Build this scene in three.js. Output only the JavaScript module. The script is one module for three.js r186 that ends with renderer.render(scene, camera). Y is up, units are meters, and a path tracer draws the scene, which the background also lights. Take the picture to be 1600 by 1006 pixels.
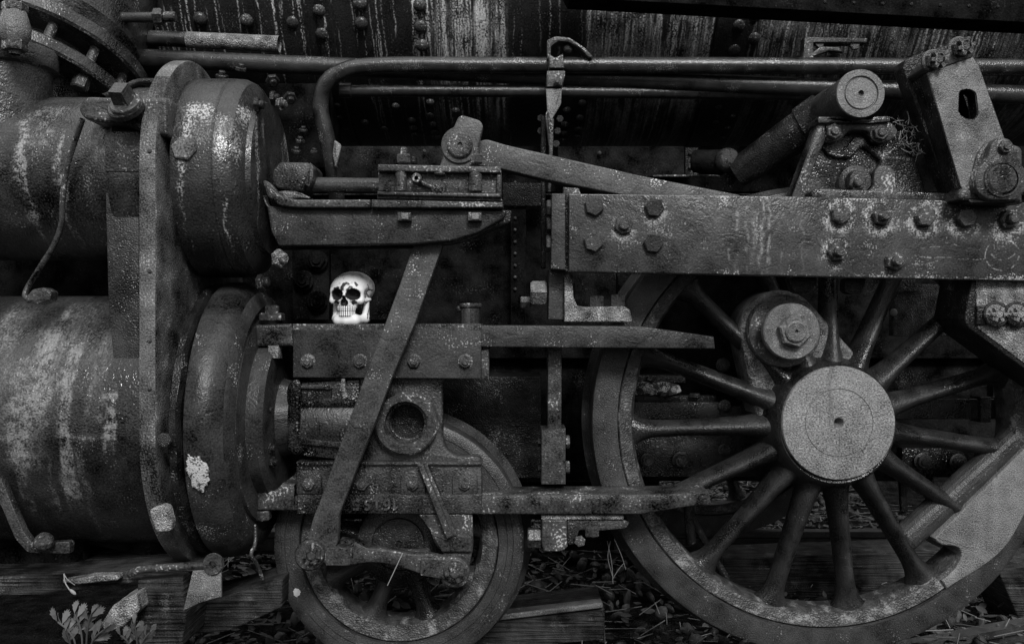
import * as THREE from 'three';
import { mergeGeometries, toCreasedNormals } from 'three/addons/utils/BufferGeometryUtils.js';
import { MarchingCubes } from 'three/addons/objects/MarchingCubes.js';
import { TextGeometry } from 'three/addons/geometries/TextGeometry.js';
import { FontLoader } from 'three/addons/loaders/FontLoader.js';

// ---------------------------------------------------------------- camera, sky, sun, exposure
const scene = new THREE.Scene();
const F = 1410, EYE = 1.3, CAMZ = 3;                       // focal length in photo pixels, eye height, distance from the plane z = 0
const camera = new THREE.PerspectiveCamera(2 * Math.atan(503 / F) * 180 / Math.PI, 1600 / 1006, 0.05, 200);
camera.position.set(0, EYE, CAMZ); camera.lookAt(0, EYE, 0);
const renderer = new THREE.WebGLRenderer({ antialias: true });
renderer.toneMapping = THREE.LinearToneMapping;
renderer.toneMappingExposure = 2.1;
renderer.shadowMap.enabled = true;
const SKY = 0.8, SUN = 1.4;
{ // overcast sky, grey as the monochrome photograph: brighter towards the zenith, the same all round
  const W = 64, H = 32, d = new Float32Array(W * H * 4);
  for (let j = 0; j < H; j++) for (let i = 0; i < W; i++) {
    const el = ((j + 0.5) / H - 0.5) * Math.PI, s = Math.sin(el), k = 4 * (j * W + i);
    const L = s > 0 ? SKY * (0.2 + 0.8 * s) : SKY * 0.05;
    d[k] = d[k + 1] = d[k + 2] = L; d[k + 3] = 1;
  }
  const t = new THREE.DataTexture(d, W, H, THREE.RGBAFormat, THREE.FloatType);
  t.mapping = THREE.EquirectangularReflectionMapping; t.magFilter = THREE.LinearFilter; t.needsUpdate = true;
  scene.background = t; scene.environment = t;
}
const sun = new THREE.DirectionalLight(new THREE.Color(1, 1, 1), SUN);
sun.position.set(1.0, 4.9, 4.7); sun.target.position.set(0, 1, -0.3);
sun.castShadow = true; sun.shadow.radius = 30; sun.shadow.mapSize.set(2048, 2048);
Object.assign(sun.shadow.camera, { left: -6, right: 6, top: 6, bottom: -6, near: 0.1, far: 30 });
scene.add(sun, sun.target);

// ---------------------------------------------------------------- helpers
let seed = 12345;
const rnd = () => { seed = (seed * 1664525 + 1013904223) >>> 0; return seed / 4294967296; };
const rr = (a, b) => a + (b - a) * rnd();
const V3 = THREE.Vector3, V2 = THREE.Vector2;
const P = (x, y, z) => new V3((x - 800) / F * (CAMZ - z), EYE - (y - 503) / F * (CAMZ - z), z);   // measured on the photograph at a known depth
const px = (n, z) => n / F * (CAMZ - z);
const ss = (a, b, x) => { const t = Math.min(1, Math.max(0, (x - a) / (b - a))); return t * t * (3 - 2 * t); };
const mix = (a, b, t) => a + (b - a) * t;
const used = {};
function numbered(n) { used[n] = (used[n] ?? -1) + 1; return used[n] ? `${n}_${String(used[n]).padStart(3, '0')}` : n; }
function tag(o, label, category, group) { o.userData.label = label; o.userData.category = category; if (group) o.userData.group = group; return o; }
function thing(name, label, category, pos = [0, 0, 0], turn = 0, group) {
  const o = new THREE.Group(); o.name = numbered(name); o.position.set(...pos); o.rotation.y = turn; scene.add(o);
  return tag(o, label, category, group);
}
function sub(parent, name, label) { const o = new THREE.Group(); o.name = name; parent.add(o); if (label) o.userData.label = label; return o; }
function obj(name, geo, mat, parent = scene, label) {
  const g = Array.isArray(geo) ? mergeGeometries(geo.map(flat)) : geo;
  const m = new THREE.Mesh(g, mat); m.name = name; m.castShadow = m.receiveShadow = true; parent.add(m);
  if (label) m.userData.label = label;
  return m;
}
function flat(g) { const h = g.index ? g.toNonIndexed() : g; for (const k of Object.keys(h.attributes)) if (!['position', 'normal', 'uv'].includes(k)) h.deleteAttribute(k); return h; }
// uv in metres, each face along its own main direction
function boxUV(g0, du = 0, dv = 0) {
  const g = flat(g0), p = g.attributes.position, n = p.count, uv = new Float32Array(n * 2);
  const a = new V3(), b = new V3(), c = new V3();
  for (let i = 0; i < n; i += 3) {
    a.fromBufferAttribute(p, i); b.fromBufferAttribute(p, i + 1); c.fromBufferAttribute(p, i + 2);
    const q = b.clone().sub(a).cross(c.clone().sub(a)), X = Math.abs(q.x), Y = Math.abs(q.y), Z = Math.abs(q.z);
    [a, b, c].forEach((v, k) => {
      const [u, w] = Z >= X && Z >= Y ? [v.x, v.y] : X >= Y ? [v.z, v.y] : [v.x, v.z];
      uv[2 * (i + k)] = u + du; uv[2 * (i + k) + 1] = w + dv;
    });
  }
  g.setAttribute('uv', new THREE.BufferAttribute(uv, 2)); return g;
}
const planar = (g) => { const p = g.attributes.position, u = g.attributes.uv, n = g.attributes.normal; for (let i = 0; i < p.count; i++) if (Math.abs(n.getX(i)) < 0.8) u.setXY(i, p.getX(i), p.getY(i)); return g; };
const soft = (g, a = 0.6) => toCreasedNormals(flat(g), a);
function shapeOf(pts, round = 0) {               // pts: Vector2 list
  const s = new THREE.Shape(), n = pts.length;
  for (let i = 0; i < n; i++) {
    const p = pts[i], a = pts[(i + n - 1) % n], b = pts[(i + 1) % n];
    let r = p.r ?? round; const la = a.distanceTo(p), lb = b.distanceTo(p); r = Math.min(r, la * 0.48, lb * 0.48);
    const q1 = p.clone().lerp(a, la ? r / la : 0), q2 = p.clone().lerp(b, lb ? r / lb : 0);
    i ? s.lineTo(q1.x, q1.y) : s.moveTo(q1.x, q1.y);
    if (r > 1e-5) s.quadraticCurveTo(p.x, p.y, q2.x, q2.y);
  }
  return s;
}
// plate whose front outline was measured in photo pixels at depth z; t thick backwards, bevelled
function ext(pts, z, t, { round = 0, bevel = 0.004, holes = [], crease = 0.5 } = {}) {
  const to = ([x, y, r]) => { const p = P(x, y, z), v = new V2(p.x, p.y); if (r !== undefined) v.r = px(r, z); return v; };
  const s = shapeOf(pts.map(to), px(round, z));
  for (const h of holes) {
    if (h.c) { const c = P(h.c[0], h.c[1], z), path = new THREE.Path(); path.absellipse(c.x, c.y, px(h.r, z), px(h.ry ?? h.r, z), 0, Math.PI * 2, true, h.rot ?? 0); s.holes.push(path); }
    else s.holes.push(shapeOf(h.pts.map(to), px(h.round ?? 0, z)));
  }
  return extS(s, z, t, bevel, crease);
}
function extS(s, z, t, bevel = 0.004, crease = 0.5) {
  bevel = Math.min(bevel, t * 0.45);
  const g = new THREE.ExtrudeGeometry(s, { depth: t - 2 * bevel, bevelEnabled: bevel > 0, bevelSize: bevel, bevelThickness: bevel, bevelOffset: -bevel, bevelSegments: 3, curveSegments: 14 });
  g.translate(0, 0, z - t + bevel);
  return boxUV(soft(g, crease));
}
const rect = (x0, y0, x1, y1) => [[x0, y0], [x1, y0], [x1, y1], [x0, y1]];
const bx = (x0, y0, x1, y1, z, t, o) => ext(rect(x0, y0, x1, y1), z, t, o);
// body of revolution; prof = [[r, s], ...] with s along the axis; axis 'x' or 'z' or 'y'
function lathe(prof, axis = 'y', c = new V3(), seg = 64, crease = 0.5) {
  const pts = prof.map(([r, s]) => new V2(Math.max(r, 1e-5), s));
  const g = new THREE.LatheGeometry(pts, seg), uv = g.attributes.uv, n = pts.length, cum = [0]; let rm = 0;
  for (let i = 1; i < n; i++) cum.push(cum[i - 1] + pts[i].distanceTo(pts[i - 1]));
  for (const p of pts) rm = Math.max(rm, p.x);
  for (let i = 0; i < uv.count; i++) { const u = uv.getX(i), k = i % n; uv.setXY(i, cum[k] + c.x, u * Math.PI * 2 * rm); }
  if (axis === 'x') g.rotateZ(-Math.PI / 2).rotateX(Math.PI);
  if (axis === 'z') g.rotateX(Math.PI / 2);
  g.translate(c.x, c.y, c.z);
  const h = soft(g, crease), p = h.attributes.position, u2 = h.attributes.uv, A = new V3(), Bv = new V3(), C = new V3();
  for (let i = 0; i < p.count; i += 3) {                   // the flat ends get plain uv instead of a fan
    A.fromBufferAttribute(p, i); Bv.fromBufferAttribute(p, i + 1); C.fromBufferAttribute(p, i + 2);
    const q = Bv.clone().sub(A).cross(C.clone().sub(A)).normalize();
    if (Math.abs(q[axis]) > 0.8) [A, Bv, C].forEach((v, k) => u2.setXY(i + k, axis === 'x' ? v.z : v.x, axis === 'z' ? v.y : axis === 'x' ? v.y : v.z));
  }
  return h;
}
// rod between two points, radius r1 to r2, chamfered ends
function rod(a, b, r1, r2 = r1, seg = 28, ch = 0.004) {
  const L = a.distanceTo(b); ch = Math.min(ch, L * 0.3, r1 * 0.5, r2 * 0.5);
  const g = lathe([[0, 0], [r1 - ch, 0], [r1, ch], [r2, L - ch], [r2 - ch, L], [0, L]], 'y', new V3(), seg);
  g.applyQuaternion(new THREE.Quaternion().setFromUnitVectors(new V3(0, 1, 0), b.clone().sub(a).normalize())); g.translate(a.x, a.y, a.z);
  return g;
}
function tube(pts, r, seg = 60, rs = 14) {
  const c = new THREE.CatmullRomCurve3(pts, false, 'centripetal'), g = new THREE.TubeGeometry(c, seg, r, rs), L = c.getLength(), uv = g.attributes.uv;
  for (let i = 0; i < uv.count; i++) uv.setXY(i, uv.getX(i) * L, uv.getY(i) * 2 * Math.PI * r);
  return flat(g);
}
// uneven surface: pushes vertices about by smooth noise of their own position
function rough3(g, amp, f, s = 0) {
  const p = g.attributes.position, v = new V3();
  for (let i = 0; i < p.count; i++) {
    v.fromBufferAttribute(p, i);
    const n = (k) => Math.sin(v.x * f * 1.3 + k + s) * Math.sin(v.y * f * 1.1 + 2 * k + s) + 0.6 * Math.sin(v.z * f * 2.3 + v.x * f * 2.1 + k * 3) * Math.sin(v.y * f * 2.7 + k);
    p.setXYZ(i, v.x + amp * n(1), v.y + amp * n(2.3), v.z + amp * n(4.1));
  }
  g.computeVertexNormals(); return g;
}
// ---------------------------------------------------------------- textures
const N = 1024;
function noise(fx, fy, oct, sd) {          // tileable gradient noise, zero mean, unit spread
  const out = new Float32Array(N * N); let amp = 1;
  for (let o = 0; o < oct; o++, fx *= 2, fy *= 2, amp *= 0.55) {
    if (fx > N / 2 || fy > N / 2) break;
    const gx = new Float32Array(fx * fy), gy = new Float32Array(fx * fy); let s = (sd * 7919 + o * 104729) >>> 0;
    for (let i = 0; i < gx.length; i++) { s = (s * 1664525 + 1013904223) >>> 0; const a = s / 4294967296 * Math.PI * 2; gx[i] = Math.cos(a); gy[i] = Math.sin(a); }
    const ix = new Int32Array(N), jx = new Int32Array(N), tx = new Float32Array(N), wx = new Float32Array(N);
    for (let i = 0; i < N; i++) { const f = (i + 0.5) * fx / N, k = Math.floor(f), t = f - k; ix[i] = k % fx; jx[i] = (k + 1) % fx; tx[i] = t; wx[i] = t * t * t * (t * (t * 6 - 15) + 10); }
    for (let j = 0; j < N; j++) {
      const f = (j + 0.5) * fy / N, k = Math.floor(f), t = f - k, w = t * t * t * (t * (t * 6 - 15) + 10), r0 = (k % fy) * fx, r1 = ((k + 1) % fy) * fx;
      for (let i = 0; i < N; i++) {
        const A = r0 + ix[i], Bq = r0 + jx[i], C = r1 + ix[i], D = r1 + jx[i], x = tx[i];
        const a = gx[A] * x + gy[A] * t, b = gx[Bq] * (x - 1) + gy[Bq] * t, c = gx[C] * x + gy[C] * (t - 1), d = gx[D] * (x - 1) + gy[D] * (t - 1);
        out[j * N + i] += amp * mix(mix(a, b, wx[i]), mix(c, d, wx[i]), w);
      }
    }
  }
  let m = 0, v = 0; for (const x of out) m += x; m /= out.length; for (const x of out) v += (x - m) ** 2; v = Math.sqrt(v / out.length);
  for (let i = 0; i < out.length; i++) out[i] = (out[i] - m) / v;
  return out;
}
const nL = noise(3, 3, 4, 1), nM = noise(14, 14, 4, 2), nF = noise(56, 56, 3, 3), nX = noise(220, 220, 2, 4), nV = noise(90, 3, 3, 5), nW = noise(22, 2, 4, 6), nM2 = noise(11, 11, 5, 7), nX2 = noise(128, 128, 2, 8), nH = noise(4, 110, 3, 9);
// creased noise: folded and bent, as brushed paint and scale lie on iron; gaps from zero down
const creased = (src, a, b, w) => { const o = new Float32Array(N * N); for (let j = 0; j < N; j++) for (let i = 0; i < N; i++) { const k = j * N + i, x = (i + Math.round(w * a[k]) + 8 * N) % N, y = (j + Math.round(w * b[k]) + 8 * N) % N; o[k] = 0.9 - Math.abs(src[y * N + x]); } return o; };
const nR = creased(noise(20, 34, 5, 11), nM, nM2, 11), nR2 = creased(noise(52, 64, 4, 12), nM2, nF, 5);
const enc = (x) => { x = Math.min(1, Math.max(0, x)); return Math.round(255 * (x <= 0.0031308 ? 12.92 * x : 1.055 * x ** (1 / 2.4) - 0.055)); };
function dataTex(fn, srgb, tile, w = N, h = N, wrap = true) {
  const d = new Uint8Array(w * h * 4);
  for (let i = 0; i < w * h; i++) { const v = fn(i), e = srgb ? enc(v) : Math.round(255 * Math.min(1, Math.max(0, v))); d[4 * i] = d[4 * i + 1] = d[4 * i + 2] = e; d[4 * i + 3] = 255; }
  const t = new THREE.DataTexture(d, w, h, THREE.RGBAFormat); t.magFilter = THREE.LinearFilter; t.minFilter = THREE.LinearMipmapLinearFilter; t.generateMipmaps = true;
  if (srgb) t.colorSpace = THREE.SRGBColorSpace;
  if (wrap) { t.wrapS = t.wrapT = THREE.RepeatWrapping; t.repeat.set(1 / tile, 1 / tile); }
  t.needsUpdate = true; return t;
}
function surf({ alb, height, bump = 0.002, rough = 0.5, roughF, tile = 1.2, metal = 0, spec }) {
  const m = new THREE.MeshPhysicalMaterial({ color: 0xffffff, roughness: rough, metalness: metal });
  m.map = dataTex(alb, true, tile);
  if (height) { m.bumpMap = dataTex(height, false, tile); m.bumpScale = bump; }
  if (roughF) { m.roughnessMap = dataTex(roughF, false, tile); m.roughness = 1; }
  if (spec !== undefined) m.specularIntensity = spec;
  return m;
}
const M = {};
const fleck = (i, lo, hi) => ss(lo, hi, nX[i] * 0.85 + nM2[i] * 0.75 + nL[i] * 0.45);       // small crisp chips in clusters
// thick brushed black paint over iron, with pale flecks where it has chipped
M.paint = surf({ tile: 1.2, bump: 0.0028, spec: 0.55,
  alb: (i) => mix(0.029 * (1 + 0.18 * nM[i] + 0.2 * nL[i] + 0.2 * nX[i] + 0.14 * nR[i]), 0.36, 0.9 * fleck(i, 2.6, 3.3)),
  height: (i) => 0.5 + 0.11 * nR[i] + 0.06 * nR2[i] + 0.025 * nX[i] + 0.06 * nM[i] - 0.3 * fleck(i, 2.6, 3.3),
  roughF: (i) => 0.42 + 0.07 * nM2[i] + 0.06 * nL[i] + 0.3 * fleck(i, 2.4, 3.3) });
// the same paint with more wear
M.worn = surf({ tile: 1.0, bump: 0.0024, spec: 0.75,
  alb: (i) => mix(0.037 * (1 + 0.28 * nM2[i] + 0.2 * nL[i] + 0.24 * nX2[i] + 0.15 * nR2[i]), 0.4, 0.9 * ss(1.9, 2.9, nX2[i] * 0.85 + nM2[i] * 0.8 + nL[i] * 0.35)),
  height: (i) => 0.5 + 0.11 * nR2[i] + 0.05 * nX[i] + 0.07 * nR[i], roughF: (i) => 0.37 + 0.1 * nM2[i] + 0.06 * nX[i] });
// rough cast iron with lime bloom
M.cast = surf({ tile: 1.3, bump: 0.0028, spec: 1,
  alb: (i) => mix(0.023 * (1 + 0.25 * nM[i] + 0.32 * nL[i] + 0.35 * nX[i]), 0.3, 0.8 * ss(2.2, 3.4, nX[i] * 0.95 + nM2[i] * 0.75 + nW[i] * 0.6)),
  height: (i) => 0.5 + 0.05 * nF[i] + 0.06 * nX[i] + 0.12 * nR2[i] + 0.05 * nM2[i], roughF: (i) => 0.32 + 0.09 * nM[i] + 0.07 * nL[i] });
M.flange = surf({ tile: 1.1, bump: 0.002, rough: 0.5, spec: 0.6,
  alb: (i) => 0.078 * (1 + 0.28 * nM2[i] + 0.2 * nL[i] + 0.3 * nX[i]) + 0.2 * ss(2.0, 3.0, nX[i] + nM2[i] * 0.8), height: (i) => 0.5 + 0.06 * nF[i] + 0.14 * nX[i] });
M.black = surf({ tile: 1.1, bump: 0.0024, rough: 0.34, spec: 0.4,
  alb: (i) => mix(0.012 * (1 + 0.3 * nM[i] + 0.2 * nX[i]), 0.2, ss(2.3, 3.3, nX[i] + nM2[i] * 0.9)),
  height: (i) => 0.5 + 0.1 * nF[i] + 0.12 * nX[i] });
M.shadedBlack = surf({ tile: 1.4, bump: 0.003, rough: 0.85, spec: 0.05,  // near-black paint with the shade of deep places put into the colour
  alb: (i) => 0.007 * (1 + 0.4 * nM[i] + 0.2 * nX[i]) + 0.03 * ss(2.4, 3.6, nX[i] + nM2[i] * 0.8), height: (i) => 0.5 + 0.12 * nF[i] + 0.06 * nX[i] });
M.boiler = surf({ tile: 1.0, bump: 0.0018, rough: 0.4, spec: 0.5,
  alb: (i) => mix(0.026 * (1 + 0.3 * nM[i] + 0.3 * nV[i]), 0.42, 0.9 * ss(0.8, 2.6, nV[i] * 0.95 + nW[i] * 0.75 + nX[i] * 0.55)),
  height: (i) => 0.5 + 0.06 * nF[i] + 0.1 * nX[i] + 0.08 * nV[i] });
// bare machined steel, weathered grey
M.steel = surf({ tile: 0.8, bump: 0.0022, rough: 0.55,
  alb: (i) => 0.18 * (1 + 0.1 * nM[i] + 0.09 * nL[i] + 0.26 * nX[i]) - 0.1 * ss(1.8, 2.8, nX2[i] + nM2[i] * 0.5), height: (i) => 0.5 + 0.12 * nX[i] + 0.1 * nX2[i] });
M.steelDark = surf({ tile: 0.8, bump: 0.0022, rough: 0.5,
  alb: (i) => 0.1 * (1 + 0.2 * nM2[i] + 0.12 * nL[i] + 0.28 * nX[i]) + 0.16 * ss(1.8, 2.8, nX2[i] + nM[i] * 0.7), height: (i) => 0.5 + 0.12 * nX[i] + 0.08 * nF[i] });
// wheel castings: dark, glossy, with a little dust in the pits
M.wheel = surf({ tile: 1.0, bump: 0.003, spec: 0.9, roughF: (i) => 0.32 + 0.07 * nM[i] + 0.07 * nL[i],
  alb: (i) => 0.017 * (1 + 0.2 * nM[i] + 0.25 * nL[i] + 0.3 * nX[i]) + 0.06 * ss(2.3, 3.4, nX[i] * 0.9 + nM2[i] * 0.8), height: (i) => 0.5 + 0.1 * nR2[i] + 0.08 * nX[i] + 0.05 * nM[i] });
M.plate = null; M.rim = surf({ tile: 0.7, bump: 0.003, rough: 0.42, spec: 0.8,
  alb: (i) => 0.04 * (1 + 0.25 * nM[i] + 0.2 * nX[i]) + 0.14 * ss(0.6, 2.6, nM2[i] + nX2[i] * 0.4), height: (i) => 0.5 + 0.1 * nX2[i] + 0.1 * nF[i] });
M.tyre = surf({ tile: 0.9, bump: 0.0016, rough: 0.4, spec: 0.8,
  alb: (i) => 0.033 * (1 + 0.2 * nM2[i] + 0.15 * nL[i] + 0.26 * nX[i]) + 0.14 * ss(2.4, 3.4, nX2[i] + nM[i] * 0.7), height: (i) => 0.5 + 0.12 * nX[i] + 0.05 * nF[i] });
M.crust = surf({ tile: 0.6, bump: 0.006, rough: 0.6,
  alb: (i) => 0.15 * (1 + 0.3 * nM2[i] + 0.3 * nX[i]) + 0.25 * ss(0.8, 2.2, nX2[i] + nM[i] * 0.7), height: (i) => 0.5 + 0.14 * nX2[i] + 0.1 * nF[i] });
M.pit = surf({ tile: 0.5, bump: 0.007, rough: 0.36,
  alb: (i) => 0.11 * (1 + 0.3 * nM2[i] + 0.25 * nX[i]) + 0.2 * ss(1.2, 2.4, nX2[i] + nM[i] * 0.5), height: (i) => 0.5 + 0.16 * nF[i] + 0.08 * nX2[i] });
M.pipe = surf({ tile: 0.9, bump: 0.0012, rough: 0.26,
  alb: (i) => 0.024 * (1 + 0.2 * nM[i] + 0.2 * nL[i]) + 0.14 * ss(2.0, 3.2, nX[i] * 0.8 + nM2[i]), height: (i) => 0.5 + 0.05 * nF[i] + 0.12 * nX[i] });
M.wood = surf({ tile: 1.0, bump: 0.006, rough: 0.8, spec: 0.4,
  alb: (i) => 0.022 * (1 + 0.22 * nH[i] + 0.35 * nM[i] + 0.2 * nX[i] + 0.3 * nL[i]) + 0.05 * ss(1.4, 2.8, nH[i] * 0.4 + nM2[i] + nX[i] * 0.4), height: (i) => 0.5 + 0.16 * nH[i] + 0.05 * nX[i] });
M.soil = surf({ tile: 1.2, bump: 0.02, rough: 0.95, spec: 0.05,
  alb: (i) => 0.014 * (1 + 0.3 * nM[i] + 0.3 * nX[i]) + 0.04 * ss(2.0, 3.2, nX2[i] + nM2[i] * 0.6), height: (i) => 0.5 + 0.14 * nF[i] + 0.1 * nX2[i] });
// a surface with marks of its own: colour laid out in metres over one region, fn gets photograph coordinates and a noise index
function marked(base, [x0, y0, x1, y1], z, w, h, fn, local) {
  const m = base.clone(), p = local ? new V3(x0, y1, 0) : P(x0, y1, z), q = local ? new V3(x1, y0, 0) : P(x1, y0, z), W = q.x - p.x, H = q.y - p.y, T = 1.2;
  m.map = dataTex((i) => {
    const u = (i % w + 0.5) / w, v = (Math.floor(i / w) + 0.5) / h, X = p.x + u * W, Y = p.y + v * H;
    const k = (((Math.floor(Y / T * N) % N) + N) % N) * N + ((Math.floor(X / T * N) % N) + N) % N;
    return fn(mix(x0, x1, u), mix(y1, y0, v), k);
  }, true, 1, w, h);
  m.map.repeat.set(1 / W, 1 / H); m.map.offset.set(-p.x / W, -p.y / H);
  return m;
}
const run = (x, y, c, wd, ya, yb) => Math.exp(-(((x - c) / wd) ** 2)) * ss(ya - 12, ya + 12, y) * (1 - ss(yb - 40, yb + 40, y));   // one drip line with its own outline
// casing: lime washed down from the top in runs
M.casing = marked(M.cast, [-100, 420, 230, 870], 0.2, 768, 1024, (x, y, k) => {
  let a = 0; const wob = nW[k] * 4 + nM[k] * 3;
  for (const [c, wd, ya, yb, s] of [[82, 16, 500, 720, 1], [98, 9, 480, 640, 1], [140, 10, 540, 780, 1.1], [60, 12, 560, 700, 0.8], [30, 20, 480, 640, 0.6], [120, 30, 470, 640, 0.7], [204, 7, 600, 690, 1.3], [180, 14, 520, 650, 0.6], [10, 12, 470, 690, 0.6], [160, 6, 690, 830, 0.5], [75, 6, 690, 830, 0.5], [110, 5, 700, 820, 0.5]]) a += s * run(x + wob, y, c, wd, ya, yb);
  a += 0.5 * Math.exp(-(((y - 672 - nM[k] * 1.5) / 4) ** 2)) * ss(-0.6, 1.2, nM2[k] + 0.5);                         // crust along the lower seam
  const t = ss(0.0, 2.4, a * (1 + 0.3 * nX[k] + 0.3 * nF[k] + 0.2 * nM2[k]));
  return mix((y > 676 + nM[k] * 3 ? 0.014 : 0.024) * (1 + 0.2 * nM[k] + 0.25 * nL[k] + 0.25 * nX[k]), 0.19, t) + 0.12 * ss(2.4, 3.4, nX[k] + nM2[k] * 0.7);
});
M.chest = marked(M.cast, [-60, 160, 230, 420], 0.2, 512, 512, (x, y, k) => {
  let a = 0; const wob = nW[k] * 3 + nM[k] * 3;
  for (const [c, wd, ya, yb, s] of [[58, 9, 190, 300, 1.3], [68, 6, 260, 390, 1], [122, 7, 215, 300, 1.2], [128, 5, 280, 390, 0.7], [85, 26, 170, 240, 0.8], [178, 12, 210, 262, 0.8], [20, 14, 220, 300, 0.5]]) a += s * run(x + wob, y, c, wd, ya, yb);
  const t = ss(0.1, 2.2, a * (1 + 0.35 * nX[k] + 0.35 * nF[k] + 0.2 * nM2[k]));
  return mix(0.022 * (1 + 0.25 * nM[k] + 0.28 * nL[k] + 0.3 * nX[k]), 0.26, t) + 0.14 * ss(2.3, 3.3, nX[k] + nM2[k] * 0.7);
});
M.cover = marked(M.cast, [250, 120, 450, 440], 0.2, 512, 768, (x, y, k) => {
  let a = 0; const wob = nM[k] * 3;
  for (const [c, wd, ya, yb, s] of [[318, 9, 175, 270, 1.3], [308, 6, 240, 330, 1], [345, 14, 180, 235, 0.9], [370, 8, 195, 270, 0.8], [285, 8, 180, 225, 0.7], [372, 3, 290, 400, 0.8], [330, 30, 170, 215, 0.6], [312, 3, 330, 420, 0.7]]) a += s * run(x + wob, y, c, wd, ya, yb);
  const t = ss(0.3, 2.2, a * (0.9 + 0.45 * nX[k] + 0.35 * nM2[k] + 0.3 * nX2[k]));
  return mix(0.023 * (1 + 0.18 * nM[k] + 0.2 * nL[k] + 0.2 * nX[k]), 0.4, t) + 0.12 * ss(2.5, 3.4, nX[k] + nM2[k] * 0.7);
});
// boiler side: lime runs, thick in some stretches and sparse in others; every run is a line of its own
{
  seed = 777; const runs = [];
  for (const [xa, xb, n, ya, yb, w0, w1, s0, s1] of [[215, 640, 46, -60, 80, 0.5, 1.1, 0.3, 1], [640, 790, 80, -80, 100, 0.5, 1.8, 0.3, 1.1], [790, 920, 7, -40, 90, 0.7, 1.3, 0.2, 0.6], [920, 1130, 110, -20, 92, 0.5, 1.6, 0.15, 0.7], [1190, 1600, 190, 0, 92, 0.5, 1.4, 0.12, 0.5], [520, 800, 26, 110, 235, 0.6, 1.4, 0.15, 0.6], [915, 1110, 22, 140, 225, 0.6, 1.3, 0.2, 0.7]])
    for (let k = 0; k < n; k++) { const L = rr(0.35, 1) * (yb - ya), y0 = rr(ya - 20, yb - L * 0.6); runs.push([rr(xa, xb), y0, y0 + L, rr(w0, w1), rr(s0, s1), rr(0, 9)]); }
  const bucket = {}; for (const r of runs) for (let b = Math.floor((r[0] - 8) / 8); b <= Math.floor((r[0] + 8) / 8); b++) (bucket[b] ??= []).push(r);
  M.boilerSide = marked(M.boiler, [-200, -260, 1800, 260], -0.3, 2000, 500, (x, y, k) => {
    let a = 0;
    for (const [c, y0, y1, w, q, f] of bucket[Math.floor(x / 8)] ?? []) { const d = (x - c - 1.4 * Math.sin(y * 0.05 + f) - 0.5 * nF[k]) / w; if (d * d < 9) a += q * Math.exp(-d * d) * ss(y0 - 6, y0 + 6, y) * (1 - ss(y1 - 14, y1 + 4, y)) * ss(-1.6, 0.3, nX[k] + 0.7 * nM[k]); }
    const grey = ss(915, 940, x) * (1 - ss(1120, 1130, x)) + 0.7 * ss(640, 680, x) * (1 - ss(785, 800, x)) + 0.65 * ss(1190, 1210, x);
    return mix(0.018 + 0.15 * grey * ss(-1.4, 2.4, nM2[k] + 0.8 * nV[k] + 0.4 * nF[k]), 0.5, Math.min(1, a)) * (1 + 0.25 * nX[k] + 0.15 * nM[k]) + 0.1 * ss(2.2, 3.2, nX[k] + 0.6 * nM2[k]);
  });
  // axle face: fine turned grain, oily smears, scratches
  M.axleFace = marked(M.steel, [-0.2, 0.2, 0.2, -0.2], 0, 512, 512, (x, y, k) => {
    y -= 0.01; const r = Math.hypot(x, y);
    let v = 0.155 * (1 + 0.1 * nM[k] + 0.28 * nX[k] + 0.1 * nL[k] + 0.07 * nX2[k]);
    v *= 1 - 0.25 * ss(0.012, 0.005, Math.abs(x + 0.03 + 0.004 * nM[k])) * ss(-0.02, 0.03, y) - 0.45 * ss(0.0016, 0.0006, Math.abs(x - 0.001 + 0.0006 * nF[k])) * ss(0.01, -0.02, y) * ss(-0.115, -0.1, y);
    v *= 1 + 0.3 * ss(0.3, 1.2, nM2[k]) * ss(0.014, 0.008, Math.abs(x - 0.075)) * ss(-0.04, 0.04, y) + 0.18 * ss(0.4, 1.4, nM2[k] + nF[k] * 0.4);
    for (const [ax, ay, bx2, by2] of [[0.05, -0.1, 0.085, -0.085], [0.085, -0.085, 0.092, -0.068], [0.07, -0.08, 0.082, -0.1], [0.06, -0.11, 0.08, -0.12], [0.12, 0.02, 0.16, 0.03], [0.1, -0.06, 0.12, -0.05]]) { const ex = bx2 - ax, ey = by2 - ay, h = Math.min(1, Math.max(0, ((x - ax) * ex + (y - ay) * ey) / (ex * ex + ey * ey))); v *= 1 - 0.6 * ss(0.0022, 0.0008, Math.hypot(x - ax - ex * h, y - ay - ey * h)); }
    return v * (r < 0.016 ? 0.3 : 1);
  }, true);
}
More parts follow.
